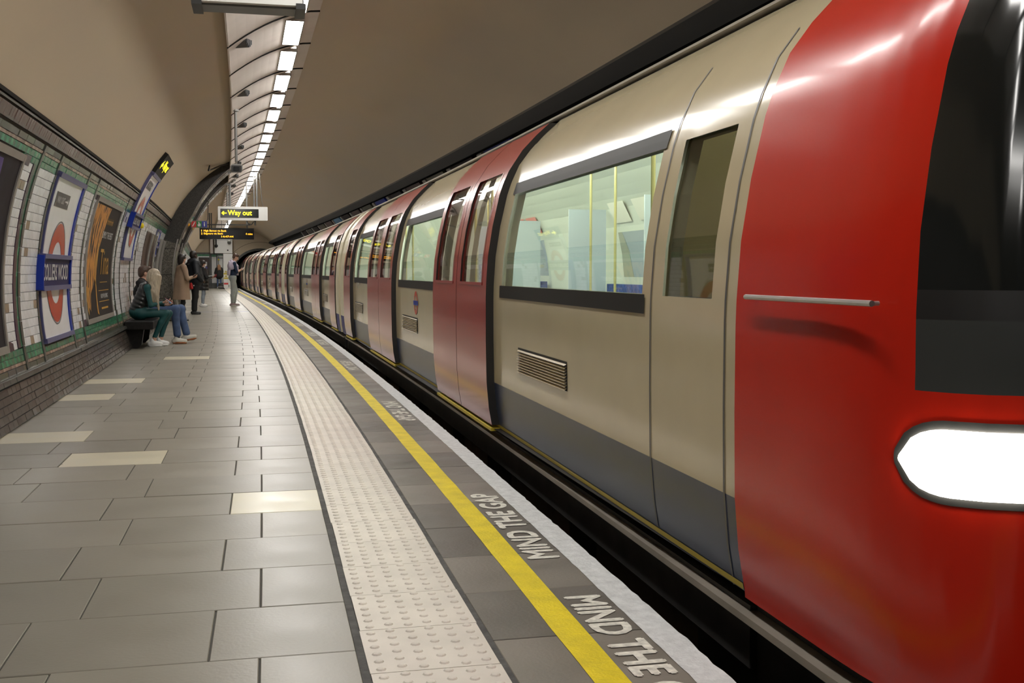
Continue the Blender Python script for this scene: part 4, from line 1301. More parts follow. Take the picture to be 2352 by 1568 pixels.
dm = thing('departure_board', 'black dot matrix departure board with orange train times', 'sign', 36.1, -.33, 2.22)
mb = MB(); rbox(mb, -1.17, .51, 36.0, 36.2, 2.22, 2.575, .01); mb.build('casing', 'led_panel', dm)
for tx, x0, x1, z0, z1 in (('1', -1.115, -1.097, 2.455, 2.515), ('High Barnet via Bank', -1.04, -.345, 2.438, 2.515), ('2', -1.12, -1.08, 2.365, 2.425), ('Edgware via Bank', -1.04, -.45, 2.352, 2.425),
                           ('4 mins', .25, .465, 2.362, 2.425), ('14:47:44', -.50, -.13, 2.275, 2.335)):
    mb = MB(); flat_text(mb, tx, x0, x1, z0, z1, 35.99, 0, .02); mb.build('led_lettering', 'led_orange', dm)
mb = MB(); mb.box(-1.0, .40, 36.06, 36.14, 2.665, 2.70); mb.build('mounting_bar', 'dark_metal', dm)
for x in (-.86, -.80, .30):
    mb = MB(); mb.box(x - .02, x + .02, 36.08, 36.12, 2.57, 2.70 if x > 0 else 3.05); mb.build('strut', 'dark_metal', dm)
mb = MB(); mb.cyl((.30, 36.1, 2.69), (.30, 36.1, soffit_z(.30)), .03); mb.cyl((-.3, 36.1, 2.69), (-.3, 36.1, soffit_z(-.3)), .03); mb.build('hanger_pole', 'pole_grey', dm)

hp = thing('help_point_sign', 'small hanging sign with red, green and blue pictogram squares', 'sign', 31.0, -1.14, 2.385)
HX, HZ = -1.335, 2.385
mb = MB(); rbox(mb, HX, HX + .425, 30.96, 31.04, HZ, HZ + .19, .008); mb.build('sign_plate', 'pole_grey', hp)
for i, m in enumerate(('print_red', 'print_green', 'print_blue')):
    x0 = HX + .008 + i * .138; z0 = HZ + .014
    mb = MB(); mb.box(x0, x0 + .132, 30.952, 30.96, z0, z0 + .162); sq = mb.build('pictogram_square', m, hp)
    mb = MB()
    if i == 0: vpoly(mb, [(x0 + .02, z0 + .02), (x0 + .045, z0 + .02), (x0 + .11, z0 + .14), (x0 + .085, z0 + .14)], 30.949)
    elif i == 1: vpoly(mb, [(x0 + .035, z0 + .02), (x0 + .10, z0 + .02), (x0 + .11, z0 + .09), (x0 + .075, z0 + .10), (x0 + .072, z0 + .145), (x0 + .05, z0 + .145), (x0 + .05, z0 + .075), (x0 + .025, z0 + .075)], 30.949)
    else: flat_text(mb, 'i', x0 + .05, x0 + .084, z0 + .02, z0 + .14, 30.949, 0, .03)
    mb.build('pictogram', 'print_white', sq)
mb = MB(); mb.tube([(HX + .40, 31.0, HZ + .17), (HX + .44, 31.1, HZ + .23), (HX + .46, 31.1, HZ + .75), (HX + .2, 31.1, 3.55)], .012); mb.build('bracket_arm', 'dark_metal', hp)

ts = thing('hanging_sign', 'underside of a hanging box sign cut off by the top edge', 'sign', 7.1, -.08, 2.83)
mb = MB(); rbox(mb, -.41, .235, 7.0, 7.05, 2.848, 3.22, .012); mb.build('sign_face', 'sign_casing_lit', ts)
mb = MB(); rbox(mb, -.42, .245, 7.05, 7.24, 2.835, 3.23, .02); mb.build('casing', 'grey_metal', ts)
for x in (-.40, .225):
    mb = MB(); mb.box(x - .03, x + .03, 6.99, 7.26, 2.825, 2.86); mb.build('corner_cap', 'dark_metal', ts)
for x in (-.2, .1):
    mb = MB(); mb.cyl((x, 7.15, 3.22), (x, 7.15, soffit_z(x)), .025); mb.build('hanger_pole', 'pole_grey', ts)

cc = thing('security_camera', 'security camera in a grey housing hanging from a long ceiling pole', 'camera', 17.9, -.26, 2.75)
mb = MB(); mb.cyl((-.262, 17.9, 2.93), (-.262, 17.9, soffit_z(-.262)), .022, 0, 12); mb.cyl((-.262, 17.9, soffit_z(-.26) - .03), (-.262, 17.9, soffit_z(-.26)), .05, 0, 12); mb.build('ceiling_pole', 'pole_grey', cc, smooth=False)
mb = MB(); mb.cyl((-.262, 17.9, 2.88), (-.262, 17.9, 2.935), .016, 0, 8); mb.build('swivel', 'steel', cc)
mb = MB()
pr = [(-.352, 2.80), (-.352, 2.855), (-.315, 2.885), (-.205, 2.885), (-.168, 2.855), (-.168, 2.80), (-.19, 2.775), (-.33, 2.775)]
mb.sweep(pr, [17.78, 18.10], closed=True); mb.build('housing', 'pole_grey', cc)
mb = MB(); rbox(mb, -.338, -.182, 17.755, 17.785, 2.76, 2.86, .02); mb.build('window_bezel', 'dark_metal', cc)
mb = MB(); rbox(mb, -.305, -.215, 17.745, 17.757, 2.775, 2.84, .012); mb.build('lens_window', 'lens_glass', cc)
# a conduit hooked over the arch near the soffit
cd = thing('cable_conduit', 'thin dark conduit hooked over the arch beside the soffit', 'cable', 26.4, -.75, 3.5)
pts = [CW(25.2, RT * .91, .03), CW(25.2, RT * .88, .10), CW(26.2, RT * .93, .06), CW(26.9, RT * 1.0, .04), CW(27.5, RT * 1.06, .04)]
mb = MB(); mb.tube(pts, .018); mb.build('conduit', 'dark_metal', cd)

# ================================================================== PLATFORM FURNITURE
bn = thing('bench', 'black slab bench against the tiled wall under the seated couple', 'bench', 18.6, -1.75)
mb = MB(); mb.box(-1.97, -1.545, 17.62, 19.5, .305, .43, ny=3); mb.build('seat_slab', 'bench_black', bn, bevel=.012)
for s_ in (17.85, 19.3):
    mb = MB(); mb.add([(-1.98, s_, .315), (-1.70, s_, .315), (-1.74, s_, .06), (-1.80, s_, 0), (-1.90, s_, 0), (-1.98, s_ + .0, .0)] + [(x, s_ + .14, z) for x, z in ((-1.98, .315), (-1.70, .315), (-1.74, .06), (-1.80, 0), (-1.90, 0), (-1.98, 0))],
                      [(0, 1, 2, 3, 4, 5), (11, 10, 9, 8, 7, 6)] + [(i, 6 + i, 6 + (i + 1) % 6, (i + 1) % 6) for i in range(6)])
    mb.build('leg', 'bench_black', bn)

# far end of the platform
wc = thing('equipment_column', 'white metal cabinet column at the far end of the platform', 'cabinet', E_ - .6, .55)
mb = MB(); mb.box(.24, .88, E_ - .9, E_ - .05, 0, 2.43); mb.build('column', 'white_enamel', wc, bevel=.01)
wb = thing('equipment_box', 'big white wall box above the far end cabinet', 'box', E_ - .5, .27, 2.45)
mb = MB(); mb.box(-.34, .88, E_ - .8, E_ - .05, 2.46, 3.55); mb.build('box_body', 'white_enamel', wb, bevel=.015)
mb = MB(); mb.cyl((.56, E_ - .83, 2.67), (.56, E_ - .80, 2.67), .055, 0, 14); mb.build('port', 'dark_metal', wb)
mb = MB(); mb.box(-.34, .88, E_ - .81, E_ - .79, 3.36, 3.38); mb.build('seam', 'pole_grey', wb)
fp = thing('beige_pilaster', 'beige pilaster beside the white wall box at the far end', 'pilaster', E_ - .3, -.5, 2.45)
mb = MB(); mb.box(-.62, -.42, E_ - .35, E_ - .02, 2.46, 3.6); mb.build('pilaster_body', 'soffit', fp)
for i, (x, z, lab) in enumerate(((-.22, 2.97, 'dark dome security camera hanging at the left of the white box'), (.66, 3.2, 'dome security camera on the right edge of the white box'))):
    d = thing('dome_camera', lab, 'camera', E_ - .95, x, z, group='dome cameras at the far end')
    mb = MB(); mb.sphere((x, E_ - .98, z), .12, 0, 12, 8); mb.build('dome', 'dark_metal' if i == 0 else 'grey_metal', d, smooth=True)
    mb = MB(); mb.cyl((x, E_ - .98, z + .08), (x, E_ - .98, z + .5 if i == 0 else z + .18), .045 if i == 0 else .12); mb.build('mount', 'dark_metal' if i == 0 else 'white_enamel', d)
nb = thing('information_board', 'tall white information board in a dark frame at the platform end', 'noticeboard', E_ - .06, -.38)
end_panel('board_sheet', -.545, -.225, .38, 2.22, .055, 'print_white', nb)
end_panel('board_header', -.545, -.225, 2.22, 2.36, .06, 'tile_green', nb)
ex = thing('wall_equipment', 'white equipment panel with conduits behind the far woman', 'panel', E_ - .1, .02)
end_panel('panel', -.12, .22, .5, 2.30, .08, 'white_enamel', ex)
end_panel('top_rail', -.14, .23, 2.10, 2.16, .12, 'pole_grey', ex)
mb = MB(); mb.cyl((-.08, E_ - .12, .4), (-.08, E_ - .12, 2.25), .03); mb.build('conduit', 'pole_grey', ex)
mb = MB(); mb.sphere((-.07, E_ - .15, 2.02), .06); mb.build('yellow_lamp', 'yellow_paint', ex)

ws = thing('warning_board', 'narrow white board with yellow warning panels beside the grey-trousered man', 'sign', 76.5, .38)
mb = MB(); o = rounded((.22, .54, .0, 1.30, .155)); n = len(o)
mb.add([(x, 76.46, z) for x, z in o] + [(x, 76.52, z) for x, z in o], [tuple(range(n)), tuple(range(2 * n - 1, n - 1, -1))] + [(i, n + i, n + (i + 1) % n, (i + 1) % n) for i in range(n)]); mb.build('board', 'print_white', ws)
for z0, z1, m in ((.98, 1.08, 'sill_yellow'), (.68, .78, 'sill_yellow'), (.30, .42, 'print_red')):
    mb = MB(); mb.box(.24, .52, 76.45, 76.46, z0, z1); mb.build('warning_panel', m, ws)
for z in (1.12, .82):
    mb = MB(); vpoly(mb, [(.28, z), (.48, z), (.38, z + .13)], 76.452); tr = mb.build('warning_triangle', 'sill_yellow', ws)
    mb = MB(); vpoly(mb, [(.36, z + .025), (.40, z + .025), (.38, z + .09)], 76.450); mb.build('triangle_mark', 'dark_metal', tr)
bag = thing('black_bag', 'black bag slumped on the ground beside the warning board', 'bag', 77.2, .18)
mb = MB(); mb.sphere((.22, 77.2, .2), .30, 0, 12, 8, (1.25, .9, .75)); mb.build('bag_body', 'dark_metal', bag, smooth=True)
mb = MB(); mb.sphere((.05, 77.0, .1), .16, 0, 10, 6, (1.4, .9, .7)); mb.build('bag_fold', 'grey_metal', bag, smooth=True)
for x0 in (-.8,):
    hs = thing('far_help_sign', 'far small red and white hanging sign under the Way out sign', 'sign', 58.0, .0, 3.05)
    mb = MB(); mb.box(-.42, .18, 58.0, 58.06, 3.10, 3.42); mb.build('plate', 'white_enamel', hs)
    mb = MB(); mb.box(-.30, .10, 57.99, 58.0, 3.22, 3.40); mb.build('red_square', 'print_red', hs)
    mb = MB(); mb.cyl((-.12, 58.03, 3.42), (-.12, 58.03, 3.95), .02); mb.build('hanger_pole', 'pole_grey', hs)
# ================================================================== PEOPLE
for nm, col, r in (('skin_light', (.56, .33, .24), .5), ('skin_brown', (.30, .17, .11), .5), ('skin_dark', (.055, .03, .022), .45)):
    mat(nm, col, r, var=.05, scale=20)
mat('eye_white', (.7, .68, .65), .2); mat('eye_dark', (.02, .015, .012), .2); mat('lip', (.42, .16, .14), .4)
mat('hair_blonde', (.44, .37, .275), .38, var=.35, scale=26, stretch=(3, 3, .25), bump=.5, bscale=60)
mat('hair_brown', (.075, .042, .028), .4, var=.3, scale=40, bump=.5, bscale=70)
mat('hair_dark', (.02, .014, .012), .4, var=.3, scale=40, bump=.4, bscale=70)
mat('hair_auburn', (.24, .115, .05), .4, var=.3, scale=40, bump=.4, bscale=70)
mat('puffer_black', (.012, .012, .013), .28, bump=.35, bscale=24)
mat('cloth_black', (.010, .010, .011), .75, bump=.3, bscale=18)
mat('cloth_navy_black', (.009, .011, .016), .6, bump=.4, bscale=14)
mat('cloth_teal', (.004, .062, .066), .6, bump=.15, bscale=16, var=.15, scale=6)
mat('denim', (.068, .108, .215), .85, bump=.35, bscale=22, var=.28, scale=7)
mat('denim_light', (.28, .32, .38), .85, bump=.3, bscale=22, var=.2, scale=7)
mat('camel', (.33, .225, .155), .8, bump=.2, bscale=14, var=.08, scale=5)
mat('tshirt_navy', (.008, .022, .06), .8, bump=.25, bscale=16)
mat('lavender', (.52, .46, .58), .85, bump=.4, bscale=16, var=.08, scale=8)
mat('jogger_grey', (.33, .355, .345), .85, bump=.5, bscale=11, var=.1, scale=7)
mat('shoe_white', (.70, .70, .69), .5); mat('shoe_cream', (.60, .58, .52), .55); mat('sole_gum', (.32, .11, .035), .6)
mat('shoe_mauve', (.30, .22, .23), .6); mat('sole_white', (.65, .63, .58), .6); mat('shoe_black', (.012, .012, .012), .5)
mat('mask_white', (.62, .66, .70), .7)
mat('phone_black', (.012, .012, .014), .15); mat('phone_screen', (.02, .02, .02), .1, emit=(.75, .85, 1.0), estr=.55); mat('phone_red', (.20, .012, .025), .35)
mat('bag_red', (.42, .010, .012), .5)

def V(*a): return np.array(a, float)
def rotm(yaw=0, pitch=0, roll=0):
    return np.array(Matrix.Rotation(yaw, 3, 'Z') @ Matrix.Rotation(-pitch, 3, 'X') @ Matrix.Rotation(roll, 3, 'Y'))

class Blob:
    """smooth union of tapered capsules and ellipsoids, meshed as one continuous surface"""
    def __init__(self): self.p = []; self.zmin = None
    def cap(self, a, b, ra, rb=None, m=0, k=.02):
        a = V(*a); b = V(*b); rb = ra if rb is None else rb
        R = max(ra, rb) + .03
        self.p.append(('c', a, b, ra, rb, m, k, np.minimum(a, b) - R, np.maximum(a, b) + R)); return self
    def ell(self, c, r, m=0, k=.02, rot=None):
        c = V(*c); r = V(*r); R = max(r) + .03
        self.p.append(('e', c, r, rot, None, m, k, c - R, c + R)); return self
    def build(self, name, mats, parent, h=.01, label=None):
        lo = np.min([q[7] for q in self.p], 0) - h; hi = np.max([q[8] for q in self.p], 0) + h
        n = np.ceil((hi - lo) / h).astype(int) + 1
        D = np.full(n, .2, np.float32); M = np.zeros(n, np.int8); B = np.full(n, 9.0, np.float32)
        for q in self.p:
            i0 = np.maximum(((q[7] - lo) / h).astype(int), 0); i1 = np.minimum(((q[8] - lo) / h).astype(int) + 2, n)
            X, Y, Z = np.meshgrid(*[lo[a] + h * np.arange(i0[a], i1[a]) for a in range(3)], indexing='ij')
            P = np.stack([X, Y, Z], -1)
            if q[0] == 'c':
                a, b, ra, rb = q[1:5]; ba = b - a; L = max(ba @ ba, 1e-9)
                t = np.clip(((P - a) @ ba) / L, 0, 1)
                d = np.linalg.norm(P - a - t[..., None] * ba, axis=-1) - (ra + (rb - ra) * t)
            else:
                c, r, rt = q[1], q[2], q[3]
                U = P - c
                if rt is not None: U = U @ rt
                k0 = np.linalg.norm(U / r, axis=-1); k1 = np.linalg.norm(U / r ** 2, axis=-1) + 1e-9
                d = k0 * (k0 - 1) / k1
            sl = tuple(slice(i0[a], i1[a]) for a in range(3))
            k = q[6]; D0 = D[sl]
            hh = np.clip(.5 + .5 * (D0 - d) / k, 0, 1)
            M[sl] = np.where(d < B[sl], q[5], M[sl]); B[sl] = np.minimum(B[sl], d)
            D[sl] = D0 * (1 - hh) + d * hh - k * hh * (1 - hh)
        if self.zmin is not None:
            zz = lo[2] + h * np.arange(n[2]); D = np.maximum(D, (self.zmin - zz)[None, None, :])
        S = D < 0
        c = np.zeros(np.array(n) - 1, int)
        offs = [(i, j, k) for i in (0, 1) for j in (0, 1) for k in (0, 1)]
        def sub(A, o): return A[o[0]:A.shape[0] - 1 + o[0], o[1]:A.shape[1] - 1 + o[1], o[2]:A.shape[2] - 1 + o[2]]
        for o in offs: c += sub(S, o)
        act = (c > 0) & (c < 8)
        idx = np.full(act.shape, -1, int); idx[act] = np.arange(act.sum())
        I = np.argwhere(act)
        pos = np.zeros((len(I), 3)); cnt = np.zeros(len(I))
        for o in offs:
            for ax in range(3):
                if o[ax]: continue
                o2 = list(o); o2[ax] = 1
                d0 = D[tuple((I + o).T)]; d1 = D[tuple((I + o2).T)]
                x = (d0 < 0) != (d1 < 0)
                t = d0[x] / (d0[x] - d1[x])
                p = np.array(o, float)[None].repeat(x.sum(), 0); p[:, ax] = t
                pos[x] += p; cnt[x] += 1
        pos = lo + h * (I + pos / cnt[:, None])
        faces = []; fm = []
        for ax in range(3):
            A = [slice(None)] * 3; Bs = [slice(None)] * 3
            A[ax] = slice(0, -1); Bs[ax] = slice(1, None)
            ch = S[tuple(A)] != S[tuple(Bs)]
            E = np.argwhere(ch)
            b, cax = (ax + 1) % 3, (ax + 2) % 3
            ok = (E[:, b] > 0) & (E[:, cax] > 0) & (E[:, b] < n[b] - 1) & (E[:, cax] < n[cax] - 1)
            E = E[ok]
            q = []
            for db, dc in ((-1, -1), (0, -1), (0, 0), (-1, 0)):
                T = E.copy(); T[:, b] += db; T[:, cax] += dc; q.append(idx[tuple(T.T)])
            q = np.stack(q, 1)
            ins = S[tuple(E.T)]
            q = np.where(ins[:, None], q, q[:, ::-1])
            faces.append(q); fm.append(M[tuple(E.T)])
        faces = np.concatenate(faces); fm = np.concatenate(fm)
        me = bpy.data.meshes.new(name)
        me.vertices.add(len(pos)); me.vertices.foreach_set('co', pos.astype(np.float32).ravel())
        me.loops.add(faces.size); me.loops.foreach_set('vertex_index', faces.ravel().astype(np.int32))
        me.polygons.add(len(faces)); me.polygons.foreach_set('loop_start', (np.arange(len(faces)) * 4).astype(np.int32))
        me.polygons.foreach_set('material_index', fm.astype(np.int32)); me.polygons.foreach_set('use_smooth', np.ones(len(faces), bool))
        for m in mats: me.materials.append(MATS[m])
        me.update(calc_edges=True); me.validate()
        o = bpy.data.objects.new(name, me); COL.objects.link(o); o.parent = parent
        if label: o['label'] = label
        return o

def hand(B, w, d, n, m, curl=.6, flip=1, k=.006):
    d = d / np.linalg.norm(d); n = n - d * (n @ d); n = n / np.linalg.norm(n); sd = np.cross(d, n) * flip
    R = np.stack([sd, d, n], 1)
    B.ell(w + d * .05, (.040, .055, .017), m, .012, R)
    for i, L in enumerate((.036, .042, .039, .030)):
        b = w + d * .092 + sd * (i - 1.5) * .0205
        d1 = d * math.cos(curl) + n * math.sin(curl); d2 = d * math.cos(curl * 2.1) + n * math.sin(curl * 2.1)
        e = b + d1 * L; B.cap(b, e, .0092, .0085, m, k); B.cap(e, e + d2 * L * .85, .0085, .007, m, k)
    b = w + d * .028 - sd * .034
    e = b + (d * .65 - sd * .45 + n * .45) * .045; B.cap(b, e, .011, .0095, m, .008); B.cap(e, e + (d * .8 + n * .5) * .032, .0095, .008, m, k)

def head(B, c, yaw, pitch, m, s=1.0, mask=None):
    """skull, jaw, nose, ears, eyes, mouth; material slots: m skin, 5 eye white, 6 pupil, 7 lip, 8 mask"""
    R = rotm(yaw, pitch); g = lambda x, y, z: c + R @ (V(x, y, z) * s)
    B.ell(g(0, -.012, .028), V(.074, .094, .088) * s, m, .02, R)
    B.ell(g(0, .022, -.028), V(.060, .070, .078) * s, m, .02, R)
    B.ell(g(0, .060, -.082), V(.026, .024, .022) * s, m, .02, R)
    B.cap(g(0, .090, .012), g(0, .108, -.022), .009 * s, .014 * s, m, .01)
    for x in (-1, 1):
        B.ell(g(x * .076, -.005, -.008), V(.010, .020, .032) * s, m, .006, R)
        B.ell(g(x * .032, .080, .014), V(.014, .010, .008) * s, 5, .002, R)
        B.ell(g(x * .032, .0875, .014), V(.006, .005, .006) * s, 6, .001, R)
        B.cap(g(x * .018, .088, .034), g(x * .048, .078, .034), .006 * s, .005 * s, 6, .002)
    B.cap(g(-.020, .085, -.052), g(.020, .085, -.052), .0075 * s, None, 7, .004)
    if mask is not None:
        B.ell(g(0, .062, -.050), V(.060, .056, .056) * s, 8, .006, R)
    return g

def shoe(parent, ank, toe, sole_m, up_m, wid=.046, name='shoe'):
    ank = V(*ank); toe = V(*toe); d = toe - ank; d[2] = 0; L = np.linalg.norm(d); d /= L
    dz = toe[2]
    B = Blob(); heel = ank - d * .055
    gz = min(ank[2] - .085, .03) if ank[2] > .12 else 0.0
    z0 = gz
    B.cap((heel[0], heel[1], z0 + .045), (ank[0], ank[1], z0 + .05), .043, .045, 0, .02)
    B.cap((ank[0], ank[1], z0 + .055), (toe[0] - d[0] * .05, toe[1] - d[1] * .05, dz + .04), .047, .036, 0, .03)
    B.cap((ank[0] - d[0] * .01, ank[1] - d[1] * .01, z0 + .05), (ank[0] - d[0] * .015, ank[1] - d[1] * .015, z0 + .10), .045, .042, 0, .02)
    a = heel; b = toe - d * .04
    B.cap((a[0], a[1], z0 + .014), (b[0], b[1], dz + .014), .014, .014, 1, .004)
    for sx in (-1, 1):
        px = np.array([-d[1], d[0], 0]) * sx
        B.cap((a[0] + px[0] * .028, a[1] + px[1] * .028, z0 + .014), (ank[0] + d[0] * .1 + px[0] * .036, ank[1] + d[1] * .1 + px[1] * .036, (z0 + dz) / 2 + .014), .015, .015, 1, .004)
        B.cap((ank[0] + d[0] * .1 + px[0] * .036, ank[1] + d[1] * .1 + px[1] * .036, (z0 + dz) / 2 + .014), (b[0] + px[0] * .016, b[1] + px[1] * .016, dz + .014), .015, .015, 1, .004)
    B.build(name, [up_m, sole_m], parent, .008)

BM = ['skin', 'top', 'bottom', 'sleeve', 'sock']
def body(root, J, mats, g, h, mask=None, hands=True, name='body'):
    """J joints; g girths; mats: [skin, top, bottom, lower-arm, ankle]"""
    B = Blob(); P = {k: V(*v) for k, v in J.items()}
    sk, tp, bt, la, an = 0, 1, 2, 3, 4
    gh = head(B, P['head'], J.get('_yaw', (0,))[0], J.get('_pitch', (0,))[0], sk, g.get('head', 1.0), mask)
    B.cap(P['neck'] - V(0, 0, .03), P['head'] - V(0, .01, .06), .052 * g.get('neck', 1), .050 * g.get('neck', 1), sk, .02)
    up = P['neck'] - P['pelvis']; up /= np.linalg.norm(up)
    fwd = V(0, 1, 0) - up * up[1]; fwd /= np.linalg.norm(fwd); R = np.stack([np.cross(fwd, up), fwd, up], 1)
    B.ell(P['chest'], (g['cw'], g['cd'], .17), tp, .05, R)
    mid = P['chest'] * .42 + P['pelvis'] * .58
    B.ell(mid + fwd * g.get('belly', 0), (g['ww'], g['wd'], .15), tp, .06, R)
    B.ell(P['pelvis'], (g['hw'], g['hd'], .125), bt, .05, R)
    for s in ('L', 'R'):
        sh = P['sh' + s]; el = P['el' + s]; wr = P['wr' + s]
        B.cap(P['neck'] - V(0, 0, .02), sh, .055, .06 * g.get('arm', 1), tp, .05)
        B.cap(sh, el, .058 * g.get('arm', 1), .045 * g.get('arm', 1), tp, .03)
        B.cap(el, wr, .043 * g.get('arm', 1), .029 * g.get('farm', 1), la, .02)
        if hands:
            d = J.get('_hd' + s); d = V(*d) if d else (wr - el)
            nn = V(*J.get('_hn' + s, (0, 0, 1)))
            hand(B, wr, d, nn, sk, J.get('_curl', (.6,))[0], 1 if s == 'L' else -1)
        hp = P['hip' + s]; kn = P['kn' + s]; ak = P['ak' + s]
        B.cap(P['pelvis'] * .5 + hp * .5, hp, .09, .088 * g.get('leg', 1), bt, .05)
        B.cap(hp, kn, .088 * g.get('leg', 1), .060 * g.get('calf', 1), bt, .03)
        q = kn * .65 + ak * .35 + V(0, -.012, 0)
        B.cap(kn, q, .060 * g.get('calf', 1), .056 * g.get('calf', 1), bt, .03)
        B.cap(q, ak + (kn - ak) * .10, .056 * g.get('calf', 1), .042 * g.get('cuff', 1), bt, .02)
        B.cap(ak + (kn - ak) * .14, ak - V(0, 0, .02), .034, .034, an, .008)
        tq = P['toe' + s]
        B.cap(ak - V(0, 0, .03), tq * .6 + ak * .4 - V(0, 0, .02), .032, .022, an, .02)
    o = B.build(name, [mats[0], mats[1], mats[2], mats[3], mats[4], 'eye_white', 'eye_dark', 'lip', 'mask_white'], root, h)
    return o, gh, P, R

def hair_cap(B, gh, length=0.0, k=.02, m=0, s=1.0):
    def e(x, y, z, r, rr): B.ell(gh(x, y, z), V(*r) * s, m, k, rr)
    return e

# ---- 1: blonde woman on the bench -------------------------------------------------
r = thing('person', 'blonde woman in a black puffer vest and teal leggings sitting on the bench', 'person', 18.35, -1.815, 0, -math.pi / 2)
J = dict(pelvis=(0, .0, .545), chest=(0, .10, .80), neck=(0, .19, .99), head=(0, .255, 1.115), _yaw=(.65,), _pitch=(.30,),
         shL=(-.165, .15, .945), shR=(.165, .15, .945), elL=(-.21, .20, .68), elR=(.20, .20, .665), wrL=(-.07, .385, .66), wrR=(.04, .36, .70),
         hipL=(-.09, .04, .535), hipR=(.09, .04, .535), knL=(-.07, .46, .525), knR=(.09, .43, .53), akL=(-.06, .32, .115), akR=(.10, .225, .115), toeL=(-.06, .475, .0), toeR=(.10, .385, .0),
         _hdR=(-.2, 1, .1), _hnR=(0, -.3, 1), _hdL=(.2, 1, 0), _hnL=(0, -.3, 1))
G = dict(cw=.150, cd=.11, ww=.135, wd=.11, hw=.165, hd=.15, arm=.82, farm=.9, leg=.98, calf=.88, cuff=.85, head=.97, neck=.85)
b1, gh, P, R = body(r, J, ['skin_light', 'cloth_teal', 'cloth_teal', 'cloth_teal', 'skin_light'], G, .0065)
B = Blob()
for i in range(7):
    t = i / 6; c = V(0, -.01, .575) * (1 - t) + V(0, .135, .94) * t
    B.ell(c, (.172 - .03 * abs(t - .45), .140 - .016 * t, .064), 0, .028, R)
B.cap((-.11, .14, .96), (.11, .14, .96), .062, None, 0, .04)
B.ell((0, .165, 1.00), (.075, .080, .040), 0, .03, R)
for sx in (-1, 1): B.ell((sx * .145, .14, .945), (.048, .070, .055), 0, .035)
B.build('puffer_vest', ['puffer_black'], r, .007, label='black quilted puffer vest')
B = Blob(); RR = rotm(.65, .30)
B.ell(gh(0, -.022, .035), V(.088, .104, .096), 0, .02, RR)
B.ell(gh(0, -.07, -.03), V(.078, .055, .09), 0, .03, RR)
for i in range(15):
    a = -.5 + 2.6 * i / 14
    st = gh(.080 * math.sin(a), -.085 * math.cos(a) + .012, .01)
    tgt = V(.085 + .035 * math.cos(i * 2.4), .235 + .055 * math.sin(a - .3), .93 - .01 * i)
    ed = tgt + V(.005, .025, -.20 + .03 * math.sin(i * 1.9))
    B.cap(st, tgt, .030, .026, 0, .02); B.cap(tgt, ed, .026, .012, 0, .016)
B.build('hair', ['hair_blonde'], r, .0065, label='long straight blonde hair')
shoe(r, J['akL'], J['toeL'], 'shoe_white', 'shoe_white'); shoe(r, J['akR'], J['toeR'], 'shoe_white', 'shoe_white')
ph = thing('phone', 'white phone with a round grip held by the seated blonde woman', 'phone', 18.35, -1.815 + .47, .735, -math.pi / 2, group='phones in hands')
mb = MB(); rbox(mb, -.075, .085, -.006, .006, -.05, .05, .012); o = mb.build('phone_body', 'phone_red', ph, curved=False); o.rotation_euler = (1.0, .25, .5)
mb = MB(); rbox(mb, -.07, .08, -.0075, -.006, -.045, .045, .008); o2 = mb.build('screen', 'phone_screen', ph, curved=False); o2.rotation_euler = (1.0, .25, .5)
mb = MB(); mb.cyl((.06, -.03, .0), (.06, -.012, .0), .022, 0, 14); o3 = mb.build('grip', 'poster_cyan', ph, curved=False); o3.rotation_euler = (1.0, .25, .5)

# ---- 2: man in jeans beside her ---------------------------------------------------
r = thing('person', 'short-haired man in a black jacket and blue jeans sitting behind the blonde woman', 'person', 18.98, -1.80, 0, -math.pi / 2)
J = dict(pelvis=(0, .02, .55), chest=(0, -.02, .84), neck=(0, .0, 1.05), head=(0, .045, 1.165), _yaw=(.25,), _pitch=(.2,),
         shL=(-.20, -.01, 1.0), shR=(.20, -.01, 1.0), elL=(-.25, .10, .74), elR=(.24, .11, .74), wrL=(-.06, .33, .68), wrR=(.08, .34, .655),
         hipL=(-.10, .08, .55), hipR=(.10, .08, .55), knL=(-.12, .60, .575), knR=(.10, .53, .575), akL=(-.12, .69, .125), akR=(.08, .545, .115), toeL=(-.10, .87, .065), toeR=(.09, .72, .0),
         _hdR=(-.3, 1, -.1), _hnR=(0, -.2, 1), _hdL=(.3, 1, -.1), _hnL=(0, -.2, 1))
G = dict(cw=.185, cd=.125, ww=.165, wd=.125, hw=.175, hd=.14, arm=1.12, farm=1.05, leg=1.06, calf=1.12, cuff=1.45, head=1.0)
body(r, J, ['skin_light', 'cloth_black', 'denim', 'cloth_black', 'cloth_black'], G, .0075)
gh = head(Blob(), V(*J['head']), .25, .2, 0)
B = Blob(); RR = rotm(.25, .2)
B.ell(gh(0, -.022, .045), V(.080, .098, .086), 0, .02, RR); B.ell(gh(0, -.055, -.005), V(.074, .055, .075), 0, .02, RR)
B.cap(gh(-.035, .045, .098), gh(.035, .045, .098), .028, None, 0, .04)
B.build('hair', ['hair_brown'], r, .007)
B = Blob(); B.cap((-.05, -.055, 1.01), (.05, -.055, 1.01), .045, None, 0, .02); B.cap((-.09, .03, 1.02), (0, .06, .98), .035, .03, 0, .02); B.cap((.09, .03, 1.02), (0, .06, .98), .035, .03, 0, .02)
B.build('collar', ['cloth_black'], r, .008)
shoe(r, J['akR'], J['toeR'], 'sole_gum', 'shoe_cream'); shoe(r, J['akL'], J['toeL'], 'sole_gum', 'shoe_cream')
ph = thing('phone', 'dark phone in the hands of the seated man in jeans', 'phone', 18.9, -1.80 + .44, .665, -math.pi / 2, group='phones in hands')
mb = MB(); rbox(mb, -.08, .08, -.005, .005, -.04, .04, .01); o = mb.build('phone_body', 'phone_black', ph, curved=False); o.rotation_euler = (1.2, 0, .1)
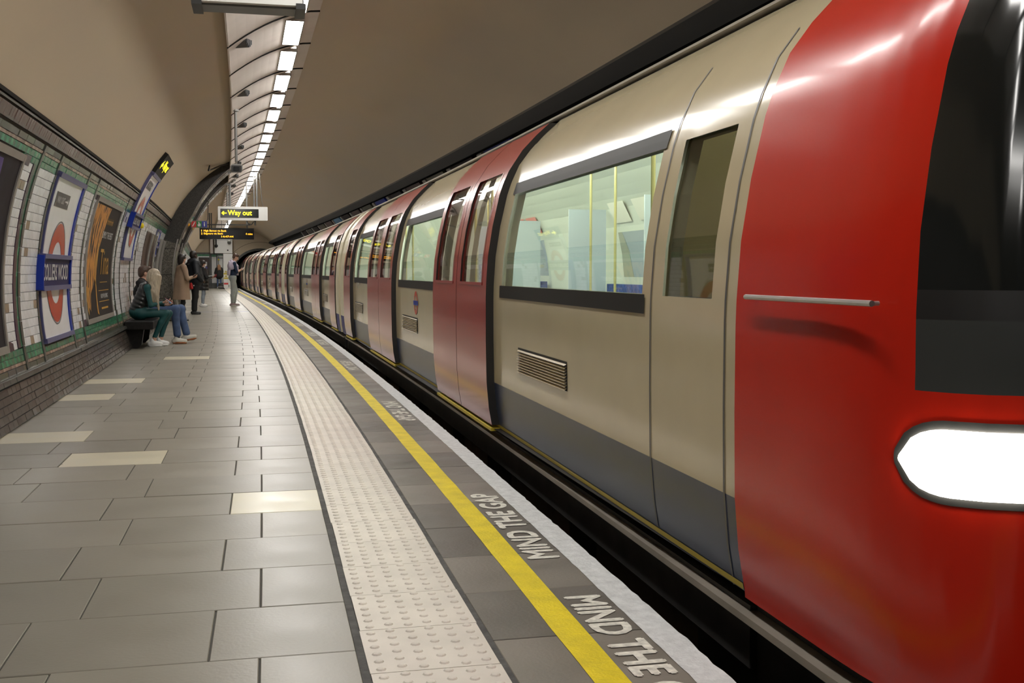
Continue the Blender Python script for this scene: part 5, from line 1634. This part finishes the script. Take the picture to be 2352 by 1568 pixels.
mb = MB(); rbox(mb, -.075, .075, -.0065, -.005, -.036, .036, .008); o = mb.build('screen', 'lens_glass', ph, curved=False); o.rotation_euler = (1.2, 0, .1)

def standing(H, lean=0.0, arms=None, feet=((-.11, 0.02), (.10, -.03)), toe=.19, head_f=.02):
    s = H / 1.75
    J = dict(pelvis=(0, -.01, .95), chest=(0, -.01 + lean * .5, 1.26), neck=(0, 0 + lean, 1.47), head=(0, head_f + lean, 1.625),
             shL=(-.185, lean, 1.42), shR=(.185, lean, 1.42), hipL=(-.095, 0, .92), hipR=(.095, 0, .92),
             knL=(feet[0][0], feet[0][1] + .02, .50), knR=(feet[1][0], feet[1][1] + .02, .50),
             akL=(feet[0][0], feet[0][1] - .02, .105), akR=(feet[1][0], feet[1][1] - .02, .105),
             toeL=(feet[0][0] - .02, feet[0][1] + toe - .02, 0), toeR=(feet[1][0] + .02, feet[1][1] + toe - .02, 0))
    J.update(arms)
    return {k: (tuple(x * s for x in v) if not k.startswith('_') else v) for k, v in J.items()}

# ---- 3: woman in the camel coat ----------------------------------------------------
r = thing('person', 'woman in a camel knee-length coat and face mask standing by the granite pier', 'person', 27.0, -1.47, 0, -math.pi / 2 + .25)
J = standing(1.60, arms=dict(elL=(-.25, .10, 1.10), elR=(.25, .08, 1.12), wrL=(-.05, .25, 1.15), wrR=(.06, .24, 1.16), _yaw=(.35,), _pitch=(-.05,), _hdL=(.3, 1, .1), _hdR=(-.3, 1, .15), _hnL=(.5, -.2, .8), _hnR=(-.5, -.2, .8)))
G = dict(cw=.155, cd=.11, ww=.14, wd=.11, hw=.165, hd=.12, arm=1.15, farm=1.35, leg=.82, calf=.85, head=.95, neck=.85)
_, gh, P, R = body(r, J, ['skin_light', 'camel', 'cloth_black', 'camel', 'cloth_black'], G, .010, mask=1)
B = Blob(); B.zmin = .53
B.cap((0, -.01, 1.24), (0, -.02, .92), .135, .155, 0, .05); B.cap((0, -.02, .92), (0, -.04, .35), .155, .195, 0, .05)
for sx in (-1, 1):
    B.cap((sx * .10, -.01, 1.25), (sx * .11, -.03, .40), .080, .13, 0, .05); B.cap((sx * .05, -.01, 1.31), (sx * .15, 0, 1.28), .06, .065, 0, .04)
B.cap((0, .03, 1.18), (0, .05, .38), .105, .14, 0, .05); B.cap((0, -.06, 1.1), (0, -.12, .38), .10, .12, 0, .05)
B.build('coat', ['camel'], r, .010, label='camel wool coat')
B = Blob(); B.cap((-.05, -.04, 1.32), (.05, -.04, 1.32), .045, None, 0, .02); B.cap((-.07, .0, 1.33), (-.03, .11, 1.18), .03, .025, 0, .02); B.cap((.07, .0, 1.33), (.03, .11, 1.18), .03, .025, 0, .02); B.build('collar', ['camel'], r, .009)
RR = rotm(.35, -.05); B = Blob(); B.ell(gh(0, -.025, .04), V(.085, .10, .092), 0, .02, RR); B.ell(gh(0, -.07, -.05), V(.070, .062, .085), 0, .03, RR); B.cap(gh(0, -.085, -.09), gh(0, -.09, -.14), .045, .03, 0, .02); B.build('hair', ['hair_dark'], r, .009)
B = Blob(); B.cap(gh(-.06, .055, .10), gh(.06, .055, .10), .014, None, 0, .004); B.build('sunglasses', ['phone_black'], r, .007)
B = Blob(); B.cap((-.05, .05, 1.31), (.13, .16, .98), .010, None, 0, .004); B.build('bag_strap', ['hair_brown'], r, .007)
shoe(r, J['akL'], J['toeL'], 'sole_white', 'shoe_black'); shoe(r, J['akR'], J['toeR'], 'sole_white', 'shoe_black')
bg = thing('handbag', 'small red handbag at the hip of the woman in the camel coat', 'bag', 27.0, -1.29, .86, -math.pi / 2 + .25)
B = Blob(); B.ell((0, .02, 0), (.06, .035, .075), 0, .02); B.cap((-.04, .02, -.05), (.04, .03, -.055), .028, None, 0, .03); B.build('bag_body', ['bag_red'], bg, .009)
mb = MB(); mb.cyl((.02, .07, .0), (.02, .085, .0), .02, 0, 10); mb.build('clasp', 'steel', bg, curved=False)
ph = thing('phone', 'phone held out by the woman in the camel coat', 'phone', 26.95, -1.16, 1.12, -math.pi / 2 + .25, group='phones in hands')
mb = MB(); rbox(mb, -.04, .04, -.006, .006, -.075, .075, .01); o = mb.build('phone_body', 'phone_black', ph, curved=False); o.rotation_euler = (-.9, 0, 0)
mb = MB(); rbox(mb, -.036, .036, .006, .0075, -.02, .07, .008); o = mb.build('bright_case_edge', 'sill_yellow', ph, curved=False); o.rotation_euler = (-.9, 0, 0)

# ---- 4: large man in black ---------------------------------------------------------
r = thing('person', 'large man dressed all in black standing with a hand at his hip', 'person', 31.7, -1.28, 0, -math.pi / 2 + .3)
J = standing(1.76, lean=-.03, arms=dict(elL=(-.36, .06, 1.10), elR=(.36, -.04, 1.10), wrL=(-.26, .24, .95), wrR=(.27, .12, .93), _yaw=(.35,), _pitch=(.05,), _hdR=(-.3, .9, -.45), _hnR=(-1, -.2, 0)))
G = dict(cw=.235, cd=.175, ww=.235, wd=.195, belly=.05, hw=.215, hd=.175, arm=1.65, farm=1.6, leg=1.25, calf=1.35, cuff=1.75, head=1.08, neck=1.25)
_, gh, P, R = body(r, J, ['skin_dark', 'cloth_navy_black', 'cloth_black', 'cloth_navy_black', 'cloth_black'], G, .011)
B = Blob(); B.cap((0, -.03, 1.38), (0, .01, .98), .20, .235, 0, .05)
for sx in (-1, 1): B.cap((sx * .10, -.02, 1.36), (sx * .13, .01, .96), .13, .14, 0, .05); B.cap((sx * .05, -.02, 1.47), (sx * .20, -.03, 1.41), .075, .10, 0, .05)
B.cap((-.05, -.04, 1.52), (.05, -.04, 1.52), .055, None, 0, .02)
B.build('jacket', ['cloth_navy_black'], r, .011, label='black padded jacket')
RR = rotm(.35, .05); B = Blob(); B.ell(gh(0, -.02, .045), V(.084, .102, .088) * 1.06, 0, .02, RR); B.ell(gh(0, -.05, 0), V(.08, .06, .08) * 1.06, 0, .02, RR); B.build('hair', ['hair_dark'], r, .010)
shoe(r, J['akL'], J['toeL'], 'shoe_black', 'shoe_black'); shoe(r, J['akR'], J['toeR'], 'shoe_black', 'shoe_black')
bp = thing('backpack', 'black backpack on the back of the large man in black', 'backpack', 31.7, -1.28, 0, -math.pi / 2 + .3)
B = Blob(); B.ell((0, -.30, 1.18), (.16, .10, .22), 0, .03); B.ell((0, -.36, 1.10), (.12, .06, .12), 0, .03); B.build('pack_body', ['cloth_black'], bp, .012)
B = Blob()
for sx in (-1, 1): B.cap((sx * .12, -.22, 1.38), (sx * .14, .0, 1.50), .02, None, 0, .01); B.cap((sx * .14, .0, 1.50), (sx * .16, .15, 1.32), .02, None, 0, .01)
B.build('straps', ['cloth_black'], bp, .010)

# ---- 5: woman in a dark coat behind him ---------------------------------------------
r = thing('person', 'masked woman in a long dark coat and white trainers behind the large man', 'person', 38.3, -1.10, 0, -math.pi / 2 + .15)
J = standing(1.56, arms=dict(elL=(-.25, .12, 1.12), elR=(.25, .12, 1.12), wrL=(-.06, .30, 1.10), wrR=(.10, .30, 1.14), _yaw=(.1,), _pitch=(.2,), _hdR=(-.1, 1, .2)))
G = dict(cw=.16, cd=.12, ww=.15, wd=.12, hw=.17, hd=.13, arm=1.2, farm=1.35, leg=.9, calf=.95, head=.95)
_, gh, P, R = body(r, J, ['skin_light', 'puffer_black', 'denim_light', 'puffer_black', 'skin_light'], G, .013, mask=1)
B = Blob(); B.zmin = .56; B.cap((0, 0, 1.2), (0, -.01, .45), .15, .20, 0, .04)
for i in range(5): B.ell((0, 0, .62 + i * .13), (.20 - i * .008, .18 - i * .008, .08), 0, .015)
B.build('coat', ['puffer_black'], r, .012)
RR = rotm(.1, .2); B = Blob(); B.ell(gh(0, -.025, .04), V(.085, .10, .092), 0, .02, RR); B.ell(gh(0, -.07, -.05), V(.07, .06, .09), 0, .03, RR); B.build('hair', ['hair_dark'], r, .012)
shoe(r, J['akL'], J['toeL'], 'shoe_white', 'shoe_white'); shoe(r, J['akR'], J['toeR'], 'shoe_white', 'shoe_white')
ph = thing('phone', 'dark red phone held by the woman in the long dark coat', 'phone', 38.28, -.70, 1.05, -math.pi / 2 + .15, group='phones in hands')
mb = MB(); rbox(mb, -.05, .05, -.008, .008, -.06, .06, .012); o = mb.build('phone_body', 'phone_red', ph, curved=False); o.rotation_euler = (-.5, 0, .6)
mb = MB(); rbox(mb, -.045, .045, .008, .0095, -.05, .05, .01); o = mb.build('screen', 'lens_glass', ph, curved=False); o.rotation_euler = (-.5, 0, .6)

# ---- 6: man in grey joggers looking at his phone --------------------------------------
r = thing('person', 'man in grey joggers with a lavender jumper over his shoulders reading his phone', 'person', 38.9, -.11, 0, -math.pi / 2 + .1)
J = standing(1.81, lean=.03, head_f=.075, feet=((-.09, .07), (.10, -.02)), arms=dict(elL=(-.24, .10, 1.14), elR=(.24, .11, 1.13), wrL=(-.04, .25, 1.20), wrR=(.05, .25, 1.20), _yaw=(0,), _pitch=(.55,), _hdL=(.2, 1, .3), _hdR=(-.2, 1, .3), _hnL=(.5, -.4, .7), _hnR=(-.5, -.4, .7)))
G = dict(cw=.175, cd=.125, ww=.165, wd=.125, hw=.175, hd=.14, arm=1.0, farm=1.0, leg=1.16, calf=1.42, cuff=1.35, head=1.02)
_, gh, P, R = body(r, J, ['skin_light', 'tshirt_navy', 'jogger_grey', 'skin_light', 'cloth_black'], G, .011)
B = Blob()
B.zmin = 1.06
B.cap((-.15, -.02, 1.49), (.15, -.02, 1.49), .075, None, 0, .03)
B.ell((0, -.115, 1.30), (.185, .040, .26), 0, .04); B.ell((0, -.145, 1.12), (.20, .042, .16), 0, .05)
for sx in (-1, 1):
    B.ell((sx * .185, -.05, 1.38), (.055, .11, .13), 0, .04)
B.cap((-.10, .06, 1.51), (.06, .15, 1.38), .05, .042, 0, .02); B.cap((.06, .15, 1.38), (.07, .155, 1.02), .042, .036, 0, .02); B.cap((.11, .05, 1.51), (-.05, .15, 1.38), .05, .042, 0, .02); B.cap((-.05, .15, 1.38), (-.06, .15, 1.05), .042, .036, 0, .02)
B.cap((-.07, -.04, 1.56), (.07, -.04, 1.56), .045, None, 0, .02)
B.build('draped_jumper', ['lavender'], r, .011, label='lavender jumper draped over the shoulders')
RR = rotm(0, .55); B = Blob(); B.ell(gh(0, -.022, .045), V(.082, .10, .088), 0, .02, RR); B.ell(gh(0, -.055, -.01), V(.076, .055, .075), 0, .02, RR); B.cap(gh(-.035, .05, .10), gh(.035, .05, .10), .028, None, 0, .04); B.build('hair', ['hair_brown'], r, .010)
shoe(r, J['akL'], J['toeL'], 'sole_white', 'shoe_mauve'); shoe(r, J['akR'], J['toeR'], 'sole_white', 'shoe_mauve')
ph = thing('phone', 'white phone in the hands of the man in grey joggers', 'phone', 38.9, .235, 1.29, -math.pi / 2 + .1, group='phones in hands')
mb = MB(); rbox(mb, -.04, .04, -.005, .005, -.075, .075, .01); o = mb.build('phone_body', 'shoe_white', ph, curved=False); o.rotation_euler = (-.7, 0, 0)
mb = MB(); rbox(mb, -.036, .036, -.0065, -.005, -.07, .07, .008); o = mb.build('screen', 'phone_screen', ph, curved=False); o.rotation_euler = (-.7, 0, 0)

# ---- 7: woman at the far end, seen from behind -----------------------------------------
r = thing('person', 'auburn-haired woman in a black jacket and jeans at the far end, seen from behind', 'person', 77.6, -.06, 0, .1)
J = standing(1.66, arms=dict(elL=(-.29, .02, 1.13), elR=(.29, .02, 1.13), wrL=(-.22, .2, 1.0), wrR=(.22, .2, 1.0)))
G = dict(cw=.19, cd=.14, ww=.21, wd=.16, hw=.18, hd=.14, arm=1.5, farm=1.5, leg=.95, calf=.95, cuff=1.1)
_, gh, P, R = body(r, J, ['skin_light', 'cloth_black', 'denim', 'cloth_black', 'cloth_black'], G, .02, hands=True)
B = Blob(); B.cap((0, 0, 1.32), (0, 0, .88), .20, .24, 0, .05); B.cap((-.12, 0, 1.34), (-.16, 0, .9), .14, .13, 0, .05); B.cap((.12, 0, 1.34), (.16, 0, .9), .14, .13, 0, .05); B.build('jacket', ['cloth_black'], r, .02)
B = Blob(); B.ell(gh(0, -.02, .03), (.10, .115, .10), 0, .02); B.cap(gh(0, -.07, -.02), gh(0, -.15, -.20), .105, .095, 0, .03); B.cap(gh(-.05, -.12, -.1), gh(-.07, -.17, -.26), .07, .05, 0, .03); B.cap(gh(.05, -.12, -.1), gh(.07, -.17, -.26), .07, .05, 0, .03); B.build('hair', ['hair_auburn'], r, .018)
shoe(r, J['akL'], J['toeL'], 'shoe_white', 'shoe_white'); shoe(r, J['akR'], J['toeR'], 'shoe_white', 'shoe_white')
